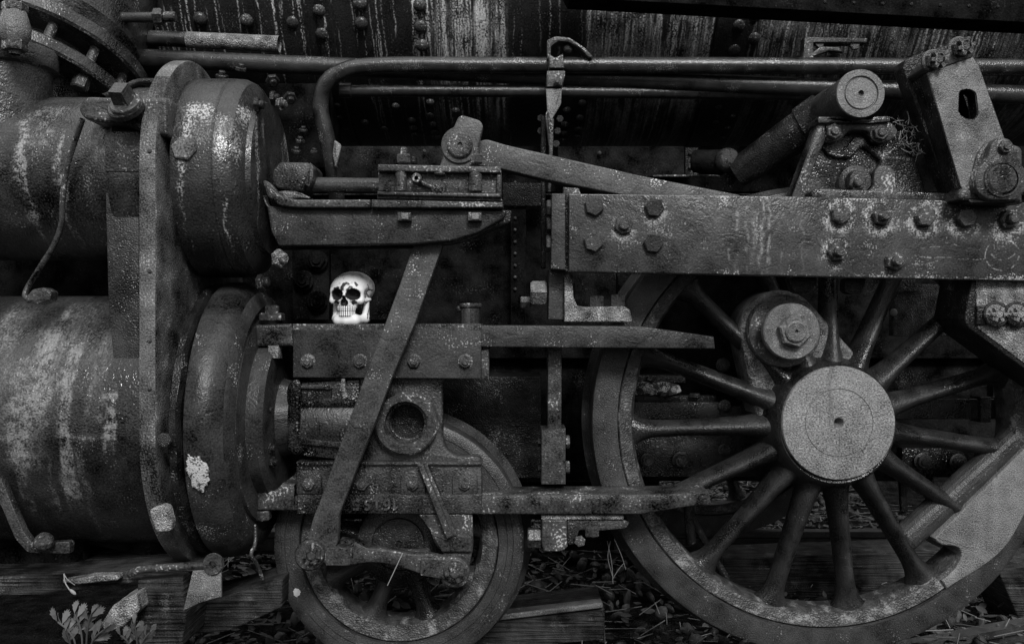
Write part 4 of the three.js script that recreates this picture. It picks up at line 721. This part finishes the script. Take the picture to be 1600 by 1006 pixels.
// ---------------------------------------------------------------- beam and the valve gear above it
{
  const bm = sub(loco, 'gear_beam', 'heavy bolted beam across the top of the driving wheel');
  obj('beam', ext([[889, 303], [1240, 307], [1700, 319], [1700, 440], [1240, 431], [889, 424]], 0.12, 0.07, { bevel: 0.004 }), M.beam, bm);
  obj('end_plate', ext([[862, 302], [884, 302], [884, 422], [861, 420]], 0.105, 0.14, { bevel: 0.005 }), M.paint, bm);
  obj('end_angle', ext([[880, 292], [905, 294], [908, 304], [880, 304]], 0.06, 0.06, { bevel: 0.004 }), M.worn, bm);
  obj('end_angle', ext([[884, 303], [891, 303], [889, 424], [884, 424]], 0.09, 0.1), M.black, bm);
  for (const [x, y] of [[928, 323], [1022, 325], [927, 379], [1020, 381]]) bolt(bm, 'cap', x, y, 0.119, 15.5, M.paint);
  bolt(bm, 'stud', 974, 353, 0.119, 15, M.worn);
  for (const [x, y] of [[1312, 336], [1377, 338], [1444, 340], [1508, 341], [1575, 343], [1307, 394], [1397, 408]]) { const m = bolt(bm, x % 2 ? 'stud' : 'cap', x, y, 0.119, 15.5, M.worn); m.scale.z *= 1.25; }
  for (const [y, r] of [[325, 13], [352, 13], [381, 14]]) bolt(bm, 'cap', 862, y, 0.06, r, M.paint, 'bolt', new V3(-1, 0, 0));
  obj('oil_flap', ext([[1232, 432], [1280, 432], [1272, 452], [1258, 460], [1240, 456]], 0.02, 0.05, { round: 8 }), M.black, bm); obj('oil_flap', ext([[1322, 432], [1356, 432], [1350, 452], [1336, 461], [1320, 456]], 0.02, 0.05, { round: 8 }), M.black, bm);
  // bracket with the roller
  const bk = sub(loco, 'shaft_bracket', 'ribbed bracket that carries the reverse shaft');
  obj('web', ext([[1282, 196], [1394, 196], [1420, 240], [1440, 310], [1240, 310]], 0.03, 0.03), M.cast, bk);
  obj('rib', ext([[1281, 190], [1293, 190], [1296, 206], [1252, 310], [1237, 310]], 0.085, 0.08, { bevel: 0.006, round: 3 }), M.worn, bk);
  obj('cap_strip', ext([[1279, 182], [1322, 182], [1335, 190], [1360, 190], [1366, 182], [1390, 181], [1393, 190], [1279, 192]], 0.1, 0.1, { round: 3 }), M.worn, bk);
  obj('top_rib', ext([[1285, 191], [1395, 190], [1405, 205], [1400, 215], [1388, 222], [1368, 218], [1358, 204], [1328, 203], [1318, 216], [1300, 222], [1288, 218]], 0.085, 0.08, { round: 8, bevel: 0.007 }), M.worn, bk);
  for (const [x, y] of [[1302, 206], [1375, 208]]) bolt(bk, 'nut', x, y, 0.08, 12.5, M.worn);
  obj('gasket', rough3(ext([[1286, 226], [1304, 236], [1320, 234], [1338, 214], [1352, 214], [1366, 234], [1388, 236], [1402, 226], [1420, 250], [1400, 246], [1380, 250], [1352, 228], [1342, 232], [1330, 246], [1308, 248], [1292, 240]], 0.05, 0.03, { round: 2, bevel: 0.006 }), 0.003, 45), M.cast, bk);
  obj('rough_casting', rough3(ext([[1380, 240], [1430, 244], [1452, 306], [1400, 306], [1370, 270]], 0.055, 0.05, { round: 8, bevel: 0.012 }), 0.003, 40), M.black, bk);
  obj('boss', lathe([[0, 0], [px(30, 0.05), 0], [px(27, 0.05), 0.012], [px(19, 0.05), 0.02], [px(17, 0.05), 0.05], [0, 0.05]], 'z', P(1336, 286, 0.03), 40), M.worn, bk);
  bolt(bk, 'stud', 1338, 286, 0.075, 13, M.worn);
  obj('foot', ext([[1270, 298], [1276, 294], [1360, 297], [1366, 290], [1367, 268], [1374, 258], [1391, 258], [1400, 268], [1401, 290], [1408, 298], [1490, 302], [1500, 298], [1530, 305], [1530, 316], [1270, 310]], 0.1, 0.08, { bevel: 0.006, round: 3 }), M.worn, bk, 'foot of the bracket with an upright tab');
  const sh = sub(loco, 'reverse_shaft', 'round shaft end with a slanting arm');
  const c1 = P(1345, 146, 0.15), rr1 = px(38, 0.15);
  obj('shaft', lathe([[0, -0.42], [rr1 * 1.02, -0.42], [rr1 * 1.02, -0.22], [rr1 * 0.97, -0.21], [rr1 * 0.97, -0.012], [rr1 * 0.9, -0.004], [0, -0.004]], 'z', c1, 64), M.paint, sh);
  obj('shaft_end', lathe([[rr1 * 0.55, -0.02], [rr1 * 0.965, -0.01], [rr1, -0.004], [rr1 * 0.98, 0.004], [rr1 * 0.72, 0.006], [rr1 * 0.7, 0.0], [rr1 * 0.66, 0.0], [rr1 * 0.63, 0.005], [rr1 * 0.12, 0.007], [rr1 * 0.09, 0.0], [rr1 * 0.05, -0.015], [0, -0.016]], 'z', c1, 64, 0.4), M.steelDark, sh, 'pale scratched round end of the shaft');
  obj('arm', rod(P(1278, 186, -0.16), P(1150, 272, -0.3), px(33, -0.16), px(23, -0.3)), M.black, sh);
  obj('arm_collar', rod(P(1290, 178, -0.14), P(1255, 200, -0.18), px(36, -0.14), px(34, -0.16)), M.black, sh);
  obj('arm_end', rough3(new THREE.SphereGeometry(px(19, -0.3), 24, 18), 0.001, 30), M.cast, sh).position.copy(P(1137, 250, -0.3));
  obj('rod_boot', rod(P(1085, 252, -0.4), P(1130, 254, -0.34), px(18, -0.35), px(20, -0.35)), M.shadedBlack, sh);
  obj('thin_rod', rod(P(1020, 275, -0.5), P(1125, 275, -0.45), px(2, -0.5)), M.worn, sh);
  // link
  const lk = sub(loco, 'expansion_link', 'tilted slotted link with castle nuts at its head');
  const slot = { pts: [[1497, 140], [1514, 136], [1528, 142], [1532, 178], [1526, 188], [1509, 188], [1496, 178]], round: 7 };
  obj('front_plate', ext([[1449, 112], [1520, 84], [1531, 100], [1572, 216], [1600, 318], [1516, 318], [1501, 290]], 0.196, 0.055, { bevel: 0.005, round: 3, holes: [slot] }), M.black, lk);  // black body puts the shade of the link sides into the colour
  obj('face', ext([[1450, 113], [1519, 86], [1530, 101], [1571, 217], [1598, 316], [1517, 316], [1502, 290]], 0.2, 0.01, { bevel: 0.003, round: 3, holes: [slot] }), M.steelDark, lk);
  obj('back_plate', ext([[1411, 106], [1416, 92], [1452, 78], [1500, 66], [1560, 216], [1585, 305], [1484, 305]], 0.09, 0.07, { bevel: 0.005, round: 4, holes: [{ pts: [[1488, 140], [1505, 136], [1522, 188], [1500, 192]], round: 5 }] }), M.black, lk);
  obj('filler', ext([[1434, 112], [1442, 98], [1462, 104], [1516, 300], [1495, 303]], 0.14, 0.06), M.black, lk);
  obj('head_block', ext([[1444, 106], [1452, 92], [1478, 78], [1508, 62], [1524, 72], [1522, 88], [1452, 112]], 0.206, 0.17, { round: 3, bevel: 0.004 }), M.paint, lk);
  for (const [x, y, a] of [[1464, 93, 0.1], [1505, 73, 0.3]]) {
    const d = new V3(0.12, -0.1, 1), m = obj('castle_nut', BG.castle[2], M.steelDark, lk); m.position.copy(P(x - 8, y + 3, 0.19)); m.scale.set(px(15, 0.2), px(15, 0.2), px(21, 0.2)); m.quaternion.setFromUnitVectors(new V3(0, 0, 1), d.normalize()); m.rotateZ(a);
    cotter(lk, x, y, 0.238, 11, -0.2 + a);
  }
  const cv = sub(loco, 'link_bearing', 'eared bearing cap beside the link');
  obj('arm', rough3(ext([[1500, 300], [1514, 285], [1524, 245], [1537, 222], [1560, 215], [1600, 230], [1600, 318], [1500, 312]], 0.205, 0.1, { round: 8, bevel: 0.014 }), 0.001, 30), M.worn, cv);
  obj('cap', ext([[1524, 282], [1528, 264], [1545, 245], [1550, 224], [1562, 213], [1578, 217], [1586, 232], [1594, 252], [1606, 268], [1606, 296], [1590, 312], [1545, 312], [1528, 300]], 0.235, 0.06, { round: 6, bevel: 0.005 }), M.worn, cv);
  obj('disc', lathe([[px(20, 0.24), 0], [px(24, 0.24), 0.004], [px(21, 0.24), 0.009], [0, 0.009]].concat([]), 'z', P(1566, 280, 0.235), 48), M.worn, cv);
  obj('ring', lathe([[px(24, 0.24), 0], [px(25, 0.24), 0.006], [px(28, 0.24), 0.006], [px(29, 0.24), 0]], 'z', P(1566, 280, 0.234), 48), M.worn, cv);
  bolt(cv, 'nut', 1570, 230, 0.233, 11, M.worn);
  // hanging plate at the right edge under the beam
  const rp = sub(loco, 'hanger_plate', 'pale limed bracket with castle nuts under the beam');
  obj('web', ext([[1520, 434], [1720, 436], [1720, 660], [1600, 575], [1514, 512], [1508, 500]], 0.08, 0.22, { bevel: 0.006, round: 2 }), M.black, rp);
  obj('face', ext([[1527, 436], [1720, 437], [1720, 660], [1600, 566], [1528, 512], [1527, 470]], 0.084, 0.03, { bevel: 0.003 }), M.crust, rp);
  obj('band', ext([[1528, 478], [1720, 480], [1720, 511], [1528, 507]], 0.095, 0.02), M.black, rp);
  for (const x of [1555, 1588, 1622]) { bolt(rp, 'washer', x, 491, 0.09, 20, M.wheel, 'washer'); const m = obj('castle_nut', BG.castle[3], M.crust, rp); m.position.copy(P(x, 491, 0.1)); m.scale.setScalar(px(13, 0.1)); cotter(rp, x, 491, 0.122, 14, Math.PI / 2); }
}

// ---------------------------------------------------------------- the skull
{
  const t = thing('skull', 'white plastic human skull sitting on the upper slide bar left of the slanting lever', 'skull');
  const H = 0.187, el = (p, c, r) => { const x = (p.x - c[0]) / r[0], y = (p.y - c[1]) / r[1], z = (p.z - c[2]) / r[2], k = Math.hypot(x, y, z); return (k - 1) * Math.min(...r); };
  const cap = (p, a, b, r1, r2 = r1) => { const bax = b[0] - a[0], bay = b[1] - a[1], baz = b[2] - a[2], pax = p.x - a[0], pay = p.y - a[1], paz = p.z - a[2]; const h = Math.min(1, Math.max(0, (pax * bax + pay * bay + paz * baz) / (bax * bax + bay * bay + baz * baz))); return Math.hypot(pax - bax * h, pay - bay * h, paz - baz * h) - mix(r1, r2, h); };
  const sm = (a, b, k) => { const h = Math.max(k - Math.abs(a - b), 0) / k; return Math.min(a, b) - h * h * k / 4; };
  const cut = (a, b, k) => -sm(-a, b, k);
  const sockets = (p, g = 0) => el(p, [0.15, 0.535, 0.4], [0.115 + g, 0.097 + g, 0.26 + g]);
  const nose = (p, g = 0) => Math.min(el(p, [0.028, 0.385, 0.45], [0.04 + g, 0.055 + g, 0.16 + g]), el(p, [0, 0.43, 0.45], [0.036 + g, 0.08 + g, 0.15 + g]));
  const fossa = (p, g = 0) => el(p, [0.17, 0.375, 0.42], [0.062 + g, 0.052 + g, 0.12 + g]);
  const craniumF = (q) => {
    const p = { x: Math.abs(q.x), y: q.y, z: q.z };
    let d = el(p, [0, 0.64, -0.12], [0.37, 0.3, 0.46]);
    d = sm(d, el(p, [0, 0.63, 0.14], [0.29, 0.2, 0.2]), 0.1);
    d = sm(d, el(p, [0, 0.44, 0.16], [0.22, 0.16, 0.2]), 0.08);
    d = sm(d, cap(p, [0.03, 0.615, 0.325], [0.24, 0.6, 0.24], 0.045, 0.05), 0.05);
    d = sm(d, cap(p, [0.255, 0.6, 0.22], [0.27, 0.43, 0.24], 0.04, 0.05), 0.04);
    d = sm(d, cap(p, [0.24, 0.41, 0.26], [0.1, 0.44, 0.33], 0.045, 0.035), 0.04);
    d = sm(d, cap(p, [0.26, 0.41, 0.22], [0.325, 0.44, -0.04], 0.035, 0.03), 0.03);
    d = sm(d, cap(p, [0, 0.58, 0.33], [0, 0.47, 0.41], 0.032, 0.03), 0.04);
    d = sm(d, cap(p, [0.02, 0.5, 0.385], [0.065, 0.36, 0.36], 0.022), 0.02);
    d = sm(d, el(p, [0, 0.31, 0.2], [0.165, 0.085, 0.18]), 0.05);
    d = cut(d, el(p, [0.43, 0.53, 0.12], [0.13, 0.13, 0.15]), 0.04);
    d = cut(d, sockets(p), 0.015); d = cut(d, nose(p), 0.01); d = cut(d, fossa(p), 0.02);
    d = cut(d, el(p, [0, 0.2, -0.05], [0.2, 0.12, 0.2]), 0.04);
    return d;
  };
  const jawF = (q) => {
    const p = { x: Math.abs(q.x), y: q.y, z: q.z };
    let d = cap(p, [0, 0.075, 0.29], [0.15, 0.08, 0.25], 0.09, 0.085);
    d = sm(d, cap(p, [0.15, 0.08, 0.25], [0.265, 0.1, 0.04], 0.08, 0.07), 0.05);
    d = sm(d, cap(p, [0.265, 0.1, 0.04], [0.285, 0.4, 0.0], 0.07, 0.045), 0.05);
    d = sm(d, el(p, [0, 0.165, 0.22], [0.155, 0.05, 0.165]), 0.04);
    d = Math.max(d, -(p.y - 0.004));
    d = cut(d, el(p, [0, 0.2, 0.02], [0.17, 0.3, 0.2]), 0.03);
    return d;
  };
  const bone = new THREE.MeshPhysicalMaterial({ color: 0xffffff, vertexColors: true, roughness: 0.5 });
  const crackLines = [ // antiquing cracks drawn on the forehead and temple, in (x, y) of the face, or (z, y) of the side
    [[-0.05, 0.6], [-0.06, 0.66], [-0.02, 0.72], [0.03, 0.735], [0.07, 0.71]], [[0.05, 0.61], [0.09, 0.665], [0.13, 0.66]], [[-0.02, 0.62], [-0.05, 0.68]], [[-0.03, 0.64], [-0.03, 0.7]], [[-0.2, 0.64], [-0.11, 0.655]], [[0.17, 0.74], [0.2, 0.69]], [[0.185, 0.72], [0.21, 0.7]], [[0.03, 0.735], [0.0, 0.69]]];
  const sideCracks = [[[0.1, 0.7], [0.06, 0.62], [0.1, 0.55], [0.08, 0.47]], [[0.06, 0.62], [-0.08, 0.6]], [[0.08, 0.55], [-0.04, 0.47]]];
  const segD = (x, y, L) => { let m = 9; for (let i = 1; i < L.length; i++) { const [ax, ay] = L[i - 1], [bx2, by2] = L[i], ex = bx2 - ax, ey = by2 - ay, h = Math.min(1, Math.max(0, ((x - ax) * ex + (y - ay) * ey) / (ex * ex + ey * ey))); m = Math.min(m, Math.hypot(x - ax - ex * h, y - ay - ey * h)); } return m; };
  const mesh = (fn, name, lo, hi, colour) => {
    const res = 84, mc = new MarchingCubes(res, bone, false, false, 120000), c = [(lo[0] + hi[0]) / 2, (lo[1] + hi[1]) / 2, (lo[2] + hi[2]) / 2], s = Math.max(hi[0] - lo[0], hi[1] - lo[1], hi[2] - lo[2]) / 2 * 1.06, h = res / 2;
    for (let k = 0; k < res; k++) for (let j = 0; j < res; j++) for (let i = 0; i < res; i++) mc.field[i + j * res + k * res * res] = -fn({ x: c[0] + (i - h) / h * s, y: c[1] + (j - h) / h * s, z: c[2] + (k - h) / h * s });
    mc.isolation = 0; mc.update();
    const n = mc.count, pos = new Float32Array(n * 3), nor = new Float32Array(n * 3), col = new Float32Array(n * 3), e = 0.004;
    for (let i = 0; i < n; i++) {
      const p = { x: c[0] + mc.positionArray[3 * i] * s, y: c[1] + mc.positionArray[3 * i + 1] * s, z: c[2] + mc.positionArray[3 * i + 2] * s };
      const g = new V3(fn({ ...p, x: p.x + e }) - fn({ ...p, x: p.x - e }), fn({ ...p, y: p.y + e }) - fn({ ...p, y: p.y - e }), fn({ ...p, z: p.z + e }) - fn({ ...p, z: p.z - e })).normalize();
      pos.set([p.x * H, p.y * H, p.z * H], 3 * i); nor.set([g.x, g.y, g.z], 3 * i); const a = colour(p); col.set([a, a, a], 3 * i);
    }
    const geo = new THREE.BufferGeometry(); geo.setAttribute('position', new THREE.BufferAttribute(pos, 3)); geo.setAttribute('normal', new THREE.BufferAttribute(nor, 3)); geo.setAttribute('color', new THREE.BufferAttribute(col, 3));
    geo.setAttribute('uv', new THREE.BufferAttribute(new Float32Array(n * 2), 2));
    return obj(name, geo, bone, t);
  };
  const W = 0.72, D = 0.02;
  mesh(craniumF, 'cranium', [-0.4, 0.2, -0.62], [0.4, 1.02, 0.45], (p) => {
    const a = { x: Math.abs(p.x), y: p.y, z: p.z };
    if (sockets(a) < 0.012 && a.z > 0 || nose(a) < 0.008 || fossa(a) < 0.012 || a.y < 0.36 && a.z < 0.22) return D;      // black paint and painted-in shade in sockets, nose and below the cheeks
    if (p.z > 0.1 && p.y > 0.58) for (const L of crackLines) if (segD(p.x, p.y, L) < 0.017) return D;
    if (a.x > 0.2) for (const L of sideCracks) if (segD(p.z, p.y, L) < 0.012) return D;
    return W * (1 - 0.3 * ss(0.35, 1.1, Math.sin(p.x * 31 + 2 * Math.sin(p.y * 23)) * Math.sin(p.y * 37 + p.z * 19) + 0.4 * Math.sin(p.x * 83 + p.y * 61) * Math.sin(p.z * 71)));   // patches of grime
  });
  mesh(jawF, 'jaw', [-0.34, -0.02, -0.1], [0.34, 0.46, 0.42], (p) => (Math.abs(p.x) > 0.17 && segD(p.z, p.y, [[0.1, 0.1], [0.02, 0.3]]) < 0.008 ? D : W));
  // teeth in two rows
  const tooth = (u) => { const g = new THREE.CapsuleGeometry(0.021 * H, 0.055 * H, 3, 8); return g; };
  const row = (y, h, rx, rz, name, lean) => { const gs = [], gm = []; for (let k = 0; k < 11; k++) { const a = (k - 5) / 5 * 1.25, g = tooth(); g.scale(1, h, 0.8); g.rotateX(lean); g.rotateY(a); g.translate(rx * Math.sin(a) * H, y * H, (0.225 + rz * Math.cos(a)) * H); gs.push(g);
      if (k < 10) { const b = a + 0.125, q = new THREE.BoxGeometry(0.013 * H, 0.1 * H * h, 0.02 * H); q.rotateY(b); q.translate((rx + 0.002) * Math.sin(b) * H, y * H, (0.229 + rz * Math.cos(b)) * H); gm.push(q); } }
    obj(name, gs, M.tooth ??= plain(0.78, 0.45), t); obj('tooth_gap', gm, M.hole, t); };
  row(0.285, 1, 0.155, 0.155, 'upper_teeth', 0.1); row(0.2, 1, 0.15, 0.15, 'lower_teeth', -0.1);
  t.position.copy(P(549, 506.5, -0.005)); t.position.y = P(0, 506.5, 0.0).y; t.rotation.set(0.04, -0.15, 0);
}

// ---------------------------------------------------------------- things on the ground
{
  const rail = (name, label, a, b, grp) => { // rail profile swept between two points on its top
    const s = new THREE.Shape([[-0.036, 0], [0.036, 0], [0.037, -0.03], [0.012, -0.042], [0.01, -0.11], [0.068, -0.13], [0.068, -0.145], [-0.068, -0.145], [-0.068, -0.13], [-0.01, -0.11], [-0.012, -0.042], [-0.037, -0.03]].map(([x, y]) => new V2(x, y)));
    const L = a.distanceTo(b), g = new THREE.ExtrudeGeometry(s, { depth: L, bevelEnabled: false }); const m = new THREE.Mesh(boxUV(g), M.tyre); m.name = numbered(name); m.castShadow = m.receiveShadow = true; scene.add(m);
    m.position.copy(a); m.lookAt(b); tag(m, label, 'rail'); if (grp) m.userData.group = grp; return m;
  };
  rail('rail', 'near steel rail under the driving wheel', new V3(-3.2, 0.128, -0.12), new V3(3.6, 0.128, -0.12));
  rail('rail', 'far steel rail seen between the spokes of the driving wheel', new V3(-3.2, 0.15, -1.98), new V3(3.6, 0.15, -1.98));
  rail('rail', 'grey round topped rail end lying at the bottom right corner', P(1380, 1012, -0.55), P(1720, 948, -0.75));
  const plank = (name, label, cat, pts, z, t, mat = M.wood, o = {}) => { const m = obj(numbered(name), rough3(ext(pts, z, t, { round: 3, bevel: 0.006, ...o }), 0.002, 25), mat); tag(m, label, cat); return m; };
  plank('timber', 'split dark timber lying under the cylinder at the left edge', 'timber', [[-60, 902], [60, 900], [150, 893], [300, 884], [330, 888], [195, 912], [60, 930], [-60, 934]], 0.2, 0.3);
  plank('board', 'pale edged board on top of the split timber', 'board', [[95, 908], [140, 900], [182, 899], [184, 906], [120, 913]], 0.24, 0.08, M.crust);
  plank('wood_block', 'pale ended wood block leaning beside the leafy plant', 'wood block', [[158, 975], [175, 945], [212, 928], [216, 955], [190, 980], [162, 990]], 0.32, 0.2, M.crust);
  plank('wood_block', 'dark squared wood block standing right of the pale ended block', 'wood block', [[214, 908], [260, 903], [284, 900], [290, 960], [282, 1012], [216, 1012]], 0.25, 0.2);
  plank('timber', 'thick dark timber slanting up from the wood blocks to the small wheel', 'timber', [[262, 950], [345, 934], [440, 905], [440, 950], [360, 985], [262, 996]], 0.05, 0.25);
  plank('sleeper', 'dark wooden sleeper with a pale top edge between the two wheels', 'sleeper', [[730, 975], [945, 950], [945, 1000], [730, 1022]], -0.42, 0.3, M.wood);
  plank('batten', 'pale batten lying along the sleeper between the wheels', 'batten', [[760, 963], [942, 941], [943, 949], [760, 972]], -0.4, 0.06, M.steelDark);
  plank('timber', 'dark long timber below the far rail behind the lower spokes', 'timber', [[1130, 873], [1480, 861], [1480, 938], [1130, 948]], -1.2, 0.25);
  plank('sleeper', 'dark wooden sleeper at the right edge below the balance weight', 'sleeper', [[1560, 890], [1720, 870], [1720, 990], [1600, 985]], -0.9, 0.3, M.wood);
  // leaf litter, straw and stones: nobody could count them
  const leaf = new THREE.BufferGeometry(); { const v = [], ix = [], n = 5; for (let i = 0; i <= n; i++) { const u = i / n, w = 0.42 * Math.sin(Math.PI * Math.min(1, u * 0.95 + 0.03)) ** 0.8; v.push(-w, 0.25 * u * u, u * 2 - 1, 0, -0.12 + 0.25 * u * u, u * 2 - 1, w, 0.25 * u * u, u * 2 - 1); } for (let i = 0; i < n; i++) for (let k = 0; k < 2; k++) { const p = i * 3 + k; ix.push(p, p + 3, p + 1, p + 1, p + 3, p + 4); } leaf.setAttribute('position', new THREE.Float32BufferAttribute(v, 3)); leaf.setIndex(ix); leaf.computeVertexNormals(); }
  const scatter = (name, label, geo, mat, n, place, tone) => { const m = new THREE.InstancedMesh(geo, mat, n), d = new THREE.Object3D(), c = new THREE.Color(); for (let i = 0; i < n; i++) { place(d); d.updateMatrix(); m.setMatrixAt(i, d.matrix); const a = tone(); m.setColorAt(i, c.setRGB(a, a, a)); } m.name = name; m.castShadow = m.receiveShadow = true; m.userData = { label, kind: 'stuff' }; scene.add(m); };
  const area = (d) => { d.position.set(rr(-1.6, 2.6), rr(-0.02, 0.06), rr(-4.2, 0.45)); };
  scatter('leaf_litter', 'dead leaves lying on the ground under the wheels', leaf, M.leafA, 9000, (d) => { area(d); d.rotation.set(rr(-0.7, 0.7), rr(0, 6.3), rr(-0.7, 0.7)); d.scale.setScalar(rr(0.012, 0.035)); }, () => rr(0.15, 1) ** 3 * 1.3);
  scatter('dry_straw', 'pale straw and stalks strewn under the wheels', new THREE.CylinderGeometry(0.002, 0.002, 1, 5).rotateX(Math.PI / 2), M.straw, 1600, (d) => { area(d); d.position.y += 0.03; d.rotation.set(rr(-0.25, 0.25), rr(0, 6.3), 0); d.scale.set(1, 1, rr(0.05, 0.2)); }, () => rr(0.3, 1));
  const stone = rough3(new THREE.IcosahedronGeometry(1, 2), 0.12, 2.2).toNonIndexed();
  scatter('ballast', 'small dark ballast stones', stone, M.leafA, 1400, (d) => { area(d); d.rotation.set(rr(0, 6), rr(0, 6), rr(0, 6)); d.scale.set(rr(0.012, 0.04), rr(0.01, 0.025), rr(0.012, 0.035)); }, () => rr(0.2, 1));
  // leafy plant at the bottom left
  const pl = thing('leafy_plant', 'small leafy weed with toothed leaves at the bottom left corner', 'plant');
  const lshape = new THREE.Shape(); lshape.moveTo(0, 0); for (const [x, y] of [[0.06, 0.2], [0.16, 0.4], [0.2, 0.62], [0.3, 0.82], [0.2, 0.8], [0.22, 1.0], [0.12, 0.9], [0.08, 1.12], [0.02, 0.95], [-0.06, 1.08], [-0.1, 0.9], [-0.2, 0.98], [-0.17, 0.78], [-0.28, 0.78], [-0.18, 0.6], [-0.15, 0.4], [-0.05, 0.2]]) lshape.lineTo(x, y);
  const lg = new THREE.ExtrudeGeometry(lshape, { depth: 0.02, bevelEnabled: false }); { const p = lg.attributes.position; for (let i = 0; i < p.count; i++) p.setZ(i, p.getZ(i) - 0.35 * p.getY(i) ** 2 + 0.5 * p.getX(i) ** 2); lg.computeVertexNormals(); }
  // a frond: a curved stalk whose toothed leaves stand off both sides
  const frond = (par, x, y, h, lean, s, mat) => {
    const pts = [0, 0.35, 0.7, 1].map((t) => P(x + lean * h * t * t, y - h * t * (1 - 0.15 * t), 0.44 + 0.03 * t)); obj('stem', tube(pts, 0.0028, 16, 6), mat, par);
    const c = new THREE.CatmullRomCurve3(pts);
    for (let k = 0; k < 7; k++) {
      const t = k === 6 ? 1 : 0.35 + 0.1 * k + rr(-0.03, 0.03), side = k === 6 ? 0 : k % 2 ? 1 : -1, m = obj('leaf', lg, mat, par);
      m.position.copy(c.getPoint(Math.min(1, t))); m.scale.setScalar(px(s * (1.1 - 0.35 * Math.min(1, t)) * rr(0.85, 1.15), 0.44)); m.rotation.set(rr(-0.7, 0.5), side * rr(0.2, 0.7), -lean * 0.8 - side * rr(0.5, 0.95));
    }
  };
  frond(pl, 128, 1012, 62, -0.2, 26, M.leafC); frond(pl, 134, 1014, 64, 0.12, 27, M.leafA); frond(pl, 118, 1016, 52, -0.55, 26, M.leafC); frond(pl, 140, 1018, 40, 0.55, 26, M.leafA); frond(pl, 110, 1020, 40, -0.2, 26, M.leafA);
  const pl2 = thing('leafy_plant', 'smaller leafy weed in front of the dark squared wood block', 'plant');
  frond(pl2, 214, 1020, 52, -0.1, 20, M.leafA); frond(pl2, 218, 1022, 40, 0.4, 20, M.leafB); frond(pl2, 205, 1022, 34, -0.5, 20, M.leafA);
  { const m = obj('dead_leaf', [tube([P(99, 896, 0.42), P(101, 910, 0.425), P(108, 922, 0.43)], 0.0018, 20, 6), tube([P(99, 897, 0.42), P(105, 906, 0.43), P(116, 914, 0.42)], 0.0012, 12, 5), flat(new THREE.SphereGeometry(1, 10, 6)).scale(0.012, 0.005, 0.004).rotateZ(-0.7).translate(...P(113, 925, 0.43).toArray())], M.straw); tag(m, 'pale curled dead leaf hanging at the timber under the cylinder', 'dead leaf'); }
  tag(obj('straw', rod(P(629, 864, 0.175), P(605, 915, 0.175), 0.0017, 0.0012, 6), M.straw), 'single pale stalk of straw hanging across the short link', 'straw');
  const w = thing('dry_weed', 'thin dry weed standing between the hanger post and the driving wheel', 'weed');
  for (const L of [[[958, 912], [956, 880], [949, 845]], [[957, 905], [968, 888], [975, 880]], [[960, 842], [972, 870], [978, 890]], [[957, 900], [950, 870], [954, 845]]]) obj('stem', tube(L.map(([x, y]) => P(x, y, -0.1)), 0.0012, 10, 5), M.stalk, w);
  const ns = thing('dry_nest', 'tuft of dry straw stuck behind the bracket beside the link', 'straw tuft');
  for (let k = 0; k < 70; k++) { const x = rr(1400, 1450), y = rr(188, 240), a = rr(0, 6.3), l = rr(8, 22), z = rr(0.0, 0.07); obj('straw', tube([P(x, y, z), P(x + l * 0.5 * Math.cos(a) + rr(-4, 4), y + l * 0.5 * Math.sin(a) + rr(-4, 4), z + rr(-0.02, 0.02)), P(x + l * Math.cos(a), y + l * Math.sin(a), z)], 0.0012, 8, 4), M.straw, ns); }
}
renderer.render(scene, camera);
